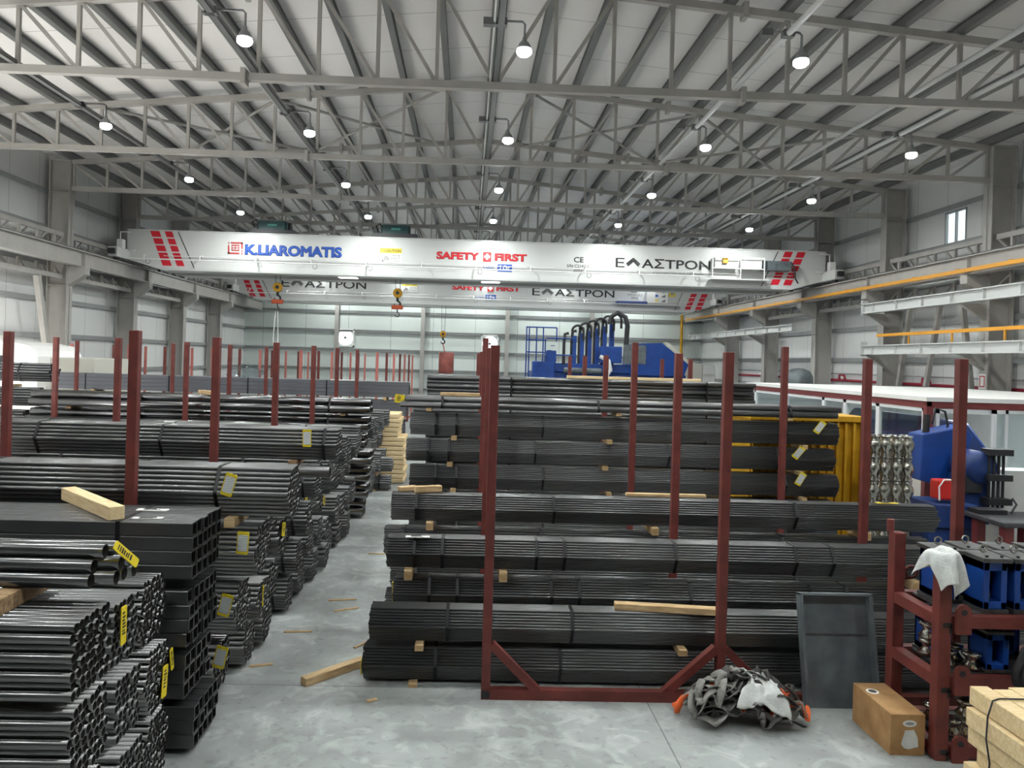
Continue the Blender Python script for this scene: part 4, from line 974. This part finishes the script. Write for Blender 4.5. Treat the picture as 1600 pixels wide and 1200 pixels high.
mb = MB(); mb.b2((2.9, bmy-.3, 2.1), (3.9, bmy+.3, 3.0)); mb.b2((3.5, bmy-.3, 2.95), (3.95, bmy+.2, 3.5)); obj('hydraulic_unit', mb, 'blue', t, bevel=.04)
t = thing('steel_cabinet', (12.2, 40.2, 0), 'pale beige cabinets in the far right corner', 'cabinet')
mb = MB(); mb.b2((11.2, 40, 0), (12.5, 41, 3.12)); obj('body', mb, 'beige', t); mb = MB(); mb.b2((12.52, 40, 0), (13.2, 41, 3.05)); obj('side_unit', mb, 'beige', t)
for z in (1, 1.6, 2.2, 2.8):
    mb = MB(); mb.b2((12.55, 39.97, z-.25), (13.17, 40, z+.22)); obj('drawer', mb, 'cabin', t)
mb = MB(); mb.lathe([(.5, 0), (.5, 2.55), (.48, 2.75), (.38, 2.92), (.18, 3.0), (.02, 3.02)], (11.5, 26, 0), 'z', 24); obj('storage_tank', mb, 'galv', label='grey domed tank behind the cabin roof by the right wall', cat='tank')
# white truck at the far left
t = thing('truck', (-11.5, 20, 0), 'white truck cab at the left edge behind the pipe stacks', 'truck')
mb = MB(); mb.prism([(-12.75, .5), (-11.05, .5), (-11.05, 2.75), (-11.12, 2.9), (-11.3, 3.03), (-11.7, 3.1), (-12.75, 3.16)], 19.7, 21.9); cab_t = obj('truck_cab', mb, 'whitep', t)
mb = MB(); mb.b2((-12.7, 19.67, 2.35), (-12.05, 19.7, 2.85)); obj('windscreen', mb, 'glass', t)
mb = MB(); mb.b2((-12.0, 19.6, 2.4), (-11.85, 19.7, 2.75)); obj('mirror', mb, 'black', t)
mb = MB(); mb.b2((-11.05, 20.3, .9), (-9.9, 22.4, 2.72)); obj('truck_body', mb, 'beige', t)
for x, y in ((-12.5, 20.3), (-11.3, 20.3), (-10.3, 21.9)):
    mb = MB(); mb.lathe([(.2, -.14), (.45, -.14), (.48, -.1), (.48, .1), (.45, .14), (.2, .14)], (x, y, .48), 'x', 20); obj('wheel', mb, 'hose', t)

# ------------------------------------------------------------------ right side: cabin, container, rolls, machine, bench
t = thing('office_cabin', (7.5, 12.1, 0), 'white glazed workshop cabin with brown red trim under the right wall', 'cabin')
cx, cy, cye, cxe, ch = 7.5, 12.1, 20.0, 13.0, 2.55
mb = MB(); mb.b2((cx-.06, cy-.06, ch-.02), (cxe, cye, ch+.05)); obj('cabin_roof', mb, 'whitep', t)
mb = MB(); mb.b2((cx-.04, cy-.04, ch-.13), (cx+.04, cye, ch-.02)); mb.b2((cx-.04, cy-.04, ch-.13), (cxe, cy+.04, ch-.02)); obj('fascia', mb, 'brown', t)
mb = MB(); mb.b2((cx-.05, cy-.05, 0), (cx+.06, cy+.05, ch-.1)); mb.b2((cx+.62, cy+1.0, 0), (cx+.7, cy+1.1, ch-.1)); obj('corner_post', mb, 'brown', t)
ys = [12.15, 13.55, 14.75, 15.65, 17.5, 19.4, 20.0]
mb = MB(); mb.b2((cx-.02, cy, 0), (cx+.02, cye, 1.33)); obj('side_panel', mb, 'cabin', t)
mb = MB(); mb.b2((cx-.035, cy, 1.30), (cx+.03, cye, 1.345)); obj('sill_trim', mb, 'brown', t)
for a, b in zip(ys[:-1], ys[1:]):
    w_ = MB()
    for (p0, p1) in (((a, 1.345), (a+.06, 2.42)), ((b-.05, 1.345), (b, 2.42)), ((a, 1.345), (b, 1.42)), ((a, 2.36), (b, 2.42))): w_.b2((cx-.03, p0[0], p0[1]), (cx+.03, p1[0], p1[1]))
    fr = obj('window_frame', w_, 'alu', t)
    mb = MB(); mb.b2((cx-.004, a+.05, 1.41), (cx+.004, b-.05, 2.37)); obj('pane', mb, 'glass', fr)
# front: open doorway, sliding leaf, glazing to the right
def fbay(a, b, z0, nm='window_frame', m='alu', y=cy):
    w_ = MB()
    for (p0, p1) in (((a, z0), (a+.05, 2.42)), ((b-.05, z0), (b, 2.42)), ((a, z0), (b, z0+.06)), ((a, 2.36), (b, 2.42))): w_.b2((p0[0], y-.03, p0[1]), (p1[0], y+.03, p1[1]))
    fr = obj(nm, w_, m, t); mb = MB(); mb.b2((a+.04, y-.004, z0+.05), (b-.04, y+.004, 2.37)); obj('pane', mb, 'glass', fr); return fr
mb = MB(); mb.b2((7.62, cy-.03, 0), (7.68, cy+.03, 2.42)); mb.b2((7.62, cy-.03, 2.34), (8.6, cy+.03, 2.42)); obj('door_frame', mb, 'alu', t)
fbay(8.52, 8.76, .1, 'sliding_door', 'alu', cy-.08)
x = 8.76
while x < 12.9:
    fbay(x, min(x+1.05, 13.0), 1.4)
    mb = MB(); mb.b2((x, cy-.02, 0), (min(x+1.05, 13.0), cy+.02, 1.4)); obj('front_panel', mb, 'cabin', t); x += 1.05
mb = MB(); mb.b2((cxe-.03, cy, 0), (cxe+.03, cye, ch)); mb.b2((cx, cye-.03, 0), (cxe, cye+.03, ch)); obj('back_panel', mb, 'cabin', t)
mb = MB(); mb.b2((8.0, cye-.12, 1.5), (13, cye-.06, 1.62)); obj('inner_rail', mb, 'brown', t)
for yy in (13.8, 16.8):  # unseen lamps added to brighten the cabin interior
    mb = MB(); mb.b2((9.6, yy-.6, ch-.1), (9.9, yy+.6, ch-.04)); lo = obj('added_lamp', mb, 'lens', t)
    q = area('cabin_fill_light', (9.75, yy, ch-.13), 1.2, .3, 45, (.95, 1, 1), (0, 0, 0))
tm = thing('forming_mill', (8.6, 13.6, 0), 'large blue machine seen through the cabin windows', 'machine')
mb = MB(); mb.prism([(8.0, 0), (9.6, 0), (9.6, 1.6), (9.2, 2.1), (8.4, 2.2), (8.0, 1.7)], 13.6, 16.2); obj('machine_body', mb, 'blued', tm, bevel=.05)
mb = MB(); mb.b2((7.9, 13.3, .9), (9.0, 14.6, 1.5)); obj('red_cover', mb, 'brown', tm, bevel=.03)

# yellow container
t = thing('yellow_skip', (5.4, 11.6, 0), 'yellow ribbed steel container behind the right end of the fourth stack', 'container')
mb = MB(); mb.b2((4.42, 11.62, .1), (6.17, 12.5, 2.24)); obj('container_body', mb, 'ochre', t)
for k in range(14):
    x = 4.46+k*.13; mb = MB(); mb.b2((x-.018, 11.55, .1), (x+.018, 11.63, 2.24)); obj('rib', mb, 'ochre', t)
mb = MB(); mb.b2((4.38, 11.52, 2.2), (6.21, 12.54, 2.28)); obj('top_rim', mb, 'ochre', t)
mb = MB(); mb.b2((4.42, 11.6, 0), (6.17, 12.5, .1)); obj('skid_base', mb, 'ochre', t)

# polished forming rolls
prof = [(.025, 0), (.062, .0), (.068, .015), (.045, .05), (.055, .10), (.078, .15), (.082, .19), (.072, .24), (.048, .28), (.062, .305), (.062, .315), (.025, .315)]
rmb = MB(); rmb.lathe(prof, (0, 0, 0), 'z', 20); rme = rmb.mesh('forming_roll', (0, 0, 0), 'chrome')
mb = MB(); mb.b2((5.78, 10.6, 0), (6.62, 11.15, .10)); obj('roll_pallet', mb, 'wood', label='low pallet under the polished forming rolls', cat='pallet')
for r in range(2):
    for k in range(4):
        x = 5.90+k*.165+.06*r; y = 10.75+.22*r; nn = (6 if r == 0 else 6)
        t = thing('roll_column', (x, y, .10), 'column of polished forming rolls, %s from left in %s row beside yellow container' % (ORD[k], ('front', 'rear')[r]), 'roll set', 'polished forming rolls')
        for q in range(nn): inst('forming_roll', rme, (random.uniform(-.006, .006), 0, .33*q), t)
        mb = MB(); mb.path([(x, y, .10), (x, y, .10+.33*nn)], .018, 8); obj('spindle', mb, 'plate', t)

# blue saw / mill head before the cabin door
t = thing('tube_end_machine', (7.1, 10.9, 0), 'blue machine with a red box standing before the cabin door', 'machine')
mb = MB(); mb.b2((6.65, 10.65, 0), (7.45, 11.45, .78)); mb.b2((6.72, 10.6, .78), (7.35, 11.3, 1.12)); obj('machine_base', mb, 'blued', t, bevel=.02)
mb = MB(); mb.prism([(6.95, 1.35), (7.55, 1.2), (7.75, 2.05), (7.62, 2.2), (6.98, 2.05)], 11.35, 11.75); obj('slanted_guard', mb, 'blue', t, bevel=.02)
mb = MB(); mb.b2((6.84, 10.72, 1.16), (7.14, 10.95, 1.45)); obj('red_box', mb, 'redm', t, bevel=.03)
mb = MB(); mb.path([(6.84, 10.7, 1.16), (6.83, 10.7, 1.36), (6.9, 10.7, 1.46), (7.0, 10.7, 1.46)], .012, 6); obj('hose', mb, 'whitep', t)
mb = MB(); mb.lathe([(.02, -.25), (.2, -.25), (.24, -.2), (.24, .2), (.2, .25), (.02, .25)], (7.58, 11.1, 1.62), 'y', 22); mb.b2((7.35, 10.95, .78), (7.75, 11.3, 1.5)); obj('drive_motor', mb, 'blued', t)
mb = MB(); mb.b2((7.36, 10.9, 1.25), (7.6, 10.95, 1.5)); obj('shaft_cover', mb, 'black', t)
for k in range(4):
    mb = MB(); mb.path([(7.66+.07*k, 10.85, 1.05), (7.66+.07*k, 10.85, 1.85)], .02, 8); obj('tie_rod', mb, 'black', t)
for z in (1.1, 1.45, 1.82):
    mb = MB(); mb.b2((7.6, 10.75, z), (7.95, 10.95, z+.09)); obj('clamp_plate', mb, 'black', t)
mb = MB(); mb.path([(7.2, 11.5, 2.2), (7.25, 11.5, 2.45), (7.4, 11.5, 2.4), (7.45, 11.5, 2.2), (7.4, 11.5, 1.95)], .018, 8); mb.path([(7.1, 11.5, 2.0), (7.12, 11.5, 2.35)], .05, 8); obj('hose_arm', mb, 'black', t)
# bench
t = thing('work_bench', (7.9, 10.3, 0), 'dark topped work bench with brown legs at the right edge', 'bench')
mb = MB(); mb.b2((7.1, 9.75, .98), (8.9, 10.6, 1.05)); obj('bench_top', mb, 'dark', t, bevel=.02)
for x, y in ((7.25, 9.9), (7.25, 10.45), (7.50, 9.9), (8.75, 9.9), (8.75, 10.45)):
    mb = MB(); mb.b2((x-.06, y-.06, 0), (x+.06, y+.06, .98)); obj('leg', mb, 'brown', t)
mb = MB(); mb.b2((7.68, 9.85, 1.052), (8.0, 10.05, 1.058)); obj('paper_sheet', mb, 'paper', label='white sheet of paper on the dark bench', cat='paper')
mb = MB(); mb.b2((7.15, 10.3, 1.05), (7.55, 10.55, 1.11)); mb.path([(7.6, 10.3, 1.08), (7.75, 10.4, 1.18), (7.72, 10.45, 1.26)], .015, 6); obj('tool_tray', mb, 'black', label='black tray of tools on the dark bench', cat='tools')
mb = MB(); mb.prism([(8.1, .9), (8.9, .9), (8.9, 1.55), (8.15, 1.55)], 11.2, 11.6); mb.b2((8.1, 11.2, 0), (8.9, 11.6, .9)); obj('grey_locker', mb, 'cabin', label='pale grey bin standing behind the bench', cat='bin')

# stacking roll rack in the right foreground
t = thing('steel_roll_rack', (3.74, 5.75, 0), 'heavy red oxide steel rack of tooling in the right foreground', 'rack')
for x, y, h in ((3.745, 5.79, 1.60), (3.745, 6.42, 1.62), (5.6, 5.79, 1.6), (5.6, 6.42, 1.6)):
    mb = MB(); mb.b2((x-.05, y-.05, 0), (x+.05, y+.05, h)); p = obj('post', mb, 'post', t, bevel=.008)
    if y < 6:
        for z in (.12, .60, 1.10):
            mb = MB(); mb.b2((x-.02, y-.052, z-.07), (x+.052, y+.0, z-.03)); mb.b2((x+.03, y-.052, z-.11), (x+.052, y+.0, z-.05)); obj('socket_slot', mb, 'black', p)
mb = MB(); mb.lathe([(.03, 1.62), (.03, 1.72)], (3.70, 6.45, 0), 'z', 10); obj('locating_pin', mb, 'post', t)
for z in (.06, .60, 1.07):
    for (a, b) in (((3.745, 5.84, z), (3.745, 6.37, z)), ((5.6, 5.84, z), (5.6, 6.37, z))):
        mb = MB(); mb.bar(a, b, .09, .09); obj('side_beam', mb, 'post', t)
    for y in (5.79, 6.42):
        mb = MB(); mb.bar((3.8, y, z), (5.55, y, z), .08, .09); obj('long_beam', mb, 'post', t)
    for x in (4.1, 4.5, 4.9, 5.3):
        mb = MB(); mb.bar((x, 5.83, z), (x, 6.38, z), .06, .05); obj('cross_bar', mb, 'post', t)
    # eye lugs beside the front post
    mb = MB(); y = 5.72; n = 14; xx = 3.87; zc = z+.09
    outer = [(xx-.06, z-.08), (xx+.06, z-.08)]+[(xx+.06*math.cos(a), zc+.06*math.sin(a)) for a in [i*PI/8 for i in range(9)]]
    mb.prism(outer, y-.012, y+.012); lg = obj('eye_lug', mb, 'post', t)
    mb = MB(); mb.lathe([(.024, -.0135), (.024, .0135)], (xx, y, zc), 'y', 14); obj('lug_hole', mb, 'black', lg)
mb = MB(); mb.path([(3.86+.05*math.cos(a), 6.40, 1.28+.05*math.sin(a)) for a in [i*PI/6 for i in range(12)]], .012, 8, True); mb.path([(3.8, 6.41, 1.22), (3.86, 6.40, 1.23)], .012, 6); obj('ring', mb, 'post', t)

# blue roll stands on the rack
def make_stand():
    s = thing('roll_stand', (0, 0, 0), '', 'roll stand')
    mb = MB(); w, d, h = .19, .24, .40
    mb.b2((-w/2, -d/2, .03), (-w/2+.05, d/2, h)); mb.b2((w/2-.05, -d/2, .03), (w/2, d/2, h)); mb.b2((-w/2, d/2-.03, .03), (w/2, d/2, h)); mb.b2((-w/2, -d/2, .03), (w/2, d/2, .09)); mb.b2((-w/2, -d/2, h-.07), (w/2, d/2, h))
    obj('stand_body', mb, 'blue', s, bevel=.006)
    mb = MB(); mb.b2((-w/2-.01, -d/2-.01, 0), (w/2+.01, d/2+.01, .03)); obj('foot_plate', mb, 'plate', s)
    mb = MB(); mb.b2((-w/2-.02, -d/2-.03, h), (w/2+.02, d/2+.02, h+.035)); obj('top_plate', mb, 'plate', s, bevel=.004)
    mb = MB(); mb.path([(.0+.028*math.cos(a), .03, h+.075+.028*math.sin(a)) for a in [i*PI/7 for i in range(14)]], .008, 8, True); mb.path([(0, .03, h+.035), (0, .03, h+.05)], .01, 8); obj('eye_bolt', mb, 'chrome', s)
    for dx in (-.06, .06):
        mb = MB(); mb.lathe([(.012, h+.035), (.012, h+.05)], (dx, -d/2+.02, 0), 'z', 8); obj('bolt', mb, 'black', s)
    mb = MB(); mb.lathe([(.02, .04), (.04, .05), (.045, .12), (.025, .18), (.045, .24), (.045, .30), (.02, .32)], (0, .0, 0), 'z', 16); obj('inner_roll', mb, 'dark', s)
    return s
s0 = make_stand(); k = 0
spots = [(3.98, 6.2, 1.12, 'upper rack shelf, behind the cloth covered post'), (4.20, 5.96, 1.12, 'upper rack shelf, first of the front row from the left'), (4.45, 5.96, 1.12, 'upper rack shelf, second of the front row from the left'), (4.70, 5.96, 1.12, 'upper rack shelf, third of the front row from the left'), (4.26, 6.27, 1.12, 'upper rack shelf, first of the rear row'), (4.55, 6.27, 1.12, 'upper rack shelf, second of the rear row'), (4.85, 6.27, 1.12, 'upper rack shelf, third of the rear row'),
         (4.24, 5.96, .65, 'middle rack shelf, front row'), (3.98, 6.26, .65, 'middle rack shelf, rear left corner'), (4.55, 6.26, .65, 'middle rack shelf, rear row'), (4.75, 5.97, .65, 'middle rack shelf, behind the black bag'), (4.22, 6.0, .11, 'bottom rack shelf, front row')]
for x, y, z, nm in spots:
    s = s0 if k == 0 else copy_tree(s0); k += 1
    s.location = (x, y, z); s.scale = (1, 1, 1) if z > 1 else (.95, .95, .76); tag(s, 'blue roll stand on the %s' % nm, 'roll stand', 'blue roll stands')
rp = [(.02, 0), (.06, 0), (.075, .02), (.045, .06), (.04, .08), (.07, .11), (.075, .13), (.02, .14)]
rmb2 = MB(); rmb2.lathe(rp, (0, 0, 0), 'z', 20); rme2 = rmb2.mesh('tooling_roll', (0, 0, 0), 'chrome')
for i, (x, y, z, nm) in enumerate(((3.92, 5.98, .65, 'left of the blue stand on the middle shelf'), (4.05, 6.1, .65, 'middle shelf, just behind the front post'), (3.90, 6.2, .79, 'stacked at the rear of the middle shelf'), (4.08, 5.92, .65, 'at the front edge of the middle shelf'), (3.95, 5.95, .11, 'bottom shelf behind the front post'), (4.06, 5.95, .11, 'bottom shelf right of the front post'), (3.95, 6.2, .11, 'rear of the bottom shelf'), (4.06, 5.95, .26, 'upper one of the bottom shelf pair'), (3.90, 6.2, .65, 'lower one at the rear of the middle shelf'))):
    o = bpy.data.objects.new('tooling_roll', rme2); COL.objects.link(o); o.location = (x, y, z); tag(o, 'polished steel tooling roll, %s' % nm, 'roll', 'loose tooling rolls')
# shelf plates carry the tooling
for z, nm in ((.645, 'middle'), (1.115, 'upper'), (.105, 'bottom')):
    mb = MB(); mb.b2((3.86, 5.85, z-.012), (5.5, 6.37, z)); obj('shelf_plate', mb, 'plate', t)

# cloth over the front post
def drape(name, c, R0, size, lab, m='cloth', seed=1):
    n = 56; mb = MB(); vs = []
    for i in range(n+1):
        for j in range(n+1):
            u, v = (i/n-.5)*2*size+.06, (j/n-.5)*2*size-.03; r = math.hypot(u, v); a = math.atan2(v, u)
            fold = .55*math.sin(3*a+seed)+.35*math.sin(5*a+2.3*seed)+.25*noise.noise(Vector((math.cos(a)*2, math.sin(a)*2, seed)))
            if r < R0:
                h = .035*(1-(r/R0)**2)+.02*noise.noise(Vector((u*14, v*14, seed))); rr = r
            else:
                q = r-R0; e = .035; h = -(q-e*(1-math.exp(-q/e)))*1.0+.012*noise.noise(Vector((u*12, v*12, seed)))
                rr = R0+e*(1-math.exp(-q/e))+q*(.12+.42*fold)*.75
                rr = max(rr, R0*.98+.004)
            vs.append((c[0]+rr*math.cos(a), c[1]+rr*math.sin(a), c[2]+h))
    fs = [(i*(n+1)+j, (i+1)*(n+1)+j, (i+1)*(n+1)+j+1, i*(n+1)+j+1) for i in range(n) for j in range(n)]
    mb.add(vs, fs, True); o = obj(name, mb, m, label=lab, cat='cloth')
    s = o.modifiers.new('thick', 'SOLIDIFY'); s.thickness = .005; s.offset = 1
    return o
drape('white_rag', (3.745, 5.79, 1.612), .078, .29, 'white cloth draped over the front post of the red tooling rack', seed=1.3)
# black bag
bm = bmesh.new(); bmesh.ops.create_icosphere(bm, subdivisions=4, radius=1)
for v in bm.verts:
    p = v.co.copy(); tt = (p.z+1)/2; w = .09+.85*math.sin(min(1, (1-tt)*1.05)*PI*.62)
    if tt > .9: w = .16
    q = 1+.28*noise.noise(p*1.9)+.10*math.sin(math.atan2(p.y, p.x)*9)*tt
    r = math.hypot(p.x, p.y) or 1
    v.co = Vector((p.x/max(r, .35)*min(r*1.6, 1)*w*.20*q, p.y/max(r, .35)*min(r*1.6, 1)*w*.13*q, p.z*.26))
me = bpy.data.meshes.new('black_bag'); bm.to_mesh(me); bm.free(); me.materials.append(M['bag'])
for p in me.polygons: p.use_smooth = True
o = bpy.data.objects.new('black_bag', me); COL.objects.link(o); o.location = (4.42, 5.62, .84); tag(o, 'black plastic bag hanging from the upper beam of the tooling rack', 'bag')
mb = MB(); mb.path([(4.42, 5.62, 1.08), (4.40, 5.70, 1.15), (4.42, 5.80, 1.125), (4.45, 5.70, 1.14), (4.43, 5.62, 1.08)], .01, 6); obj('bag_tie', mb, 'bag', o)

# plywood box
t = thing('plywood_box', (3.53, 6.08, 0), 'brown plywood box on the floor beside the tooling rack', 'box')
mb = MB(); mb.b2((3.385, 5.82, 0), (3.66, 6.40, .32)); obj('box_body', mb, 'ply', t, bevel=.004)
def oval(cx_, cz_, rx_, rz_, y0, y1):
    mb = MB(); mb.prism([(cx_+rx_*math.cos(a), cz_+rz_*math.sin(a)) for a in [i*PI/10 for i in range(20)]], y0, y1); return mb
o = obj('stamp', oval(3.535, .25, .055, .026, 5.817, 5.82), 'paper', t)
obj('stamp_print', oval(3.535, .25, .035, .012, 5.8155, 5.817), 'grey', o)
mb = MB(); mb.prism([(3.47, .09), (3.50, .195), (3.57, .20), (3.60, .14), (3.605, .07), (3.53, .05), (3.49, .06)], 5.816, 5.82); obj('torn_label', mb, 'cloth', t)
mb = MB(); mb.lathe([(.05, .3201), (.05, .322)], (3.46, 6.23, 0), 'z', 20); o = obj('hand_hole_rim', mb, 'paper', t); mb = MB(); mb.lathe([(.032, .3215), (.032, .3235)], (3.46, 6.23, 0), 'z', 18); obj('hand_hole', mb, 'black', o)

# grey steel tray leaning on the front stack
t = thing('steel_tray', (3.38, 6.56, 0), 'grey sheet steel tray leaning upright against the front right stack', 'tray')
def lean(y, z, d): # local tray coordinates -> world: leans back by ~14 degrees
    a = math.radians(12); return (6.52+z*math.sin(a)+d*math.cos(a), z*math.cos(a)-d*math.sin(a)+.02)
def tray_piece(x0_, x1_, za, zb_, d0, d1):
    mb = MB(); vs = []
    for x in (x0_, x1_):
        for d in (d0, d1):
            for z in (za, zb_):
                y, zz = lean(0, z, d); vs.append((x, y, zz))
    mb.add(vs, [(0, 1, 3, 2), (4, 6, 7, 5), (0, 4, 5, 1), (2, 3, 7, 6), (0, 2, 6, 4), (1, 5, 7, 3)]); return mb
obj('tray_base', tray_piece(3.06, 3.70, 0, .98, .085, .095), 'galv', t)
obj('rim', tray_piece(3.05, 3.075, 0, .98, 0, .09), 'galv', t); obj('rim', tray_piece(3.685, 3.71, 0, .98, 0, .09), 'galv', t)
obj('rim', tray_piece(3.05, 3.71, .965, .985, -.0, .09), 'galv', t)
obj('weld_seam', tray_piece(3.08, 3.68, .615, .63, .078, .086), 'plate', t)

# timber sleepers bottom right
bx, by = 3.57, 5.20
k = 0
for lv in range(6):
    z = lv*.133; sh = (.03, -.02, .04, .0, -.03, .01)[lv]
    for j in range(4):
        mb = MB(); x0_ = 3.60+j*.135+sh; 
        mb.b2((x0_, 4.0, z+.003), (x0_+.128, 5.22+(.0, .03, -.02, .02)[(lv+j) % 4], z+.13))
        obj('timber_sleeper', mb, 'woodp', label='pale squared timber, %s from left in %s layer of strapped pile at bottom right' % (ORD[j], ('bottom', 'second', 'third', 'fourth', 'fifth', 'top')[lv]), cat='timber', group='strapped timber pile at bottom right', bevel=.006); k += 1
mb = MB(); pts = [(4.3, 5.02, .806), (3.66, 5.02, .806), (3.60, 5.0, .80), (3.555, 4.98, .70), (3.548, 4.98, .55), (3.562, 4.96, .40), (3.556, 4.97, .2), (3.552, 4.97, .02)]
mb.path(pts, .006, 8); obj('strapping_cable', mb, 'hose', label='thin black cable around the pale timber pile at bottom right', cat='cable')

# heap of slings on the floor
def ribbon(pts, w, th=.005):
    mb = MB(); pts = [Vector(p) for p in pts]; N = len(pts); vs = []
    for i, p in enumerate(pts):
        t_ = (pts[(i+1) % N]-pts[i-1]).normalized(); a = i*2*PI/N
        up = Vector((math.sin(3*a)*.7, math.cos(2*a)*.7, 1)).normalized(); s_ = t_.cross(up).normalized(); n_ = s_.cross(t_).normalized()
        for (q, e) in ((-1, -1), (1, -1), (1, 1), (-1, 1)): 
            v = p+s_*(q*w/2)+n_*(e*th/2); v.z = max(v.z, .004); vs.append(v)
    fs = []
    for i in range(N):
        j = (i+1) % N
        for q in range(4): fs.append((i*4+q, i*4+(q+1) % 4, j*4+(q+1) % 4, j*4+q))
    mb.add(vs, fs, True); return mb
rs = random.Random(11)
def dome(x, y): 
    d = ((x-2.42)/.56)**2+((y-6.36)/.30)**2; return .36*max(0, 1-d)**.7
for k in range(42):
    cx_, cy_ = 2.42+rs.gauss(0, .21), 6.34+rs.gauss(0, .10); cx_ = min(max(cx_, 1.98), 2.88); cy_ = min(max(cy_, 6.2), 6.5)
    R1, R2 = rs.uniform(.10, .24), rs.uniform(.07, .15); ph = rs.uniform(0, 6.28); lay = rs.uniform(.25, 1.0); pts = []
    for i in range(40):
        a = i*2*PI/40; wob = 1+.35*math.sin(2*a+ph)+.2*math.sin(5*a+2*ph)
        x = cx_+R1*math.cos(a)*wob*math.cos(ph)-R2*math.sin(a)*math.sin(ph); y = cy_+.55*(R1*math.cos(a)*wob*math.sin(ph)+R2*math.sin(a)*math.cos(ph)); y = min(y, 6.60)
        z = dome(x, y)*lay+.015+.085*abs(math.sin(2*a+ph))*(.4+.6*lay); pts.append((x, y, z))
    m = ('sling', 'slingd', 'sling', 'slingd', 'sling')[k % 5] if k not in (4, 12, 21, 27) else 'orange'
    lab = 'orange webbing strap in the heap of lifting slings on the floor' if m == 'orange' else ('grey webbing sling tangled in the heap on the floor' if m == 'sling' else 'dark webbing sling tangled in the heap on the floor')
    obj('lifting_sling', ribbon(pts, rs.uniform(.04, .065) if m != 'orange' else .05), m, label=lab, cat='sling', group={'orange': 'orange straps in the sling heap', 'sling': 'grey slings in the floor heap', 'slingd': 'dark slings in the floor heap'}[m])
mb = MB(); n = 30; vs = []
for i in range(n+1):
    for j in range(n+1):
        u, v = i/n, j/n; top = Vector((2.38+.27*u, 6.43-.02*u)); bot = Vector((2.29+.46*u, 6.150-.012*u)); p = top.lerp(bot, v)
        x = p.x+.10*math.sin(PI*v)*(1-u)+.03*noise.noise(Vector((u*3, v*3, 9)))+(.02*noise.noise(Vector((v*9, 2, 2))) if u in (0, 1) else 0); y = p.y+.02*noise.noise(Vector((u*3, v*3, 1)))
        z = max(0, dome(x, y))*.97+.06+.05*noise.noise(Vector((u*3, v*3, 3)))+.025*noise.noise(Vector((u*7, v*7, 5)))
        if v > .7: z -= (v-.7)*.2
        vs.append((x, y, max(z, .012+.008*abs(math.sin(6*u)))))
mb.add(vs, [(i*(n+1)+j, (i+1)*(n+1)+j, (i+1)*(n+1)+j+1, i*(n+1)+j+1) for i in range(n) for j in range(n)], True)
o = obj('white_sack', mb, 'cloth', label='torn white sack lying on the heap of slings', cat='sack'); s = o.modifiers.new('thick', 'SOLIDIFY'); s.thickness = .006
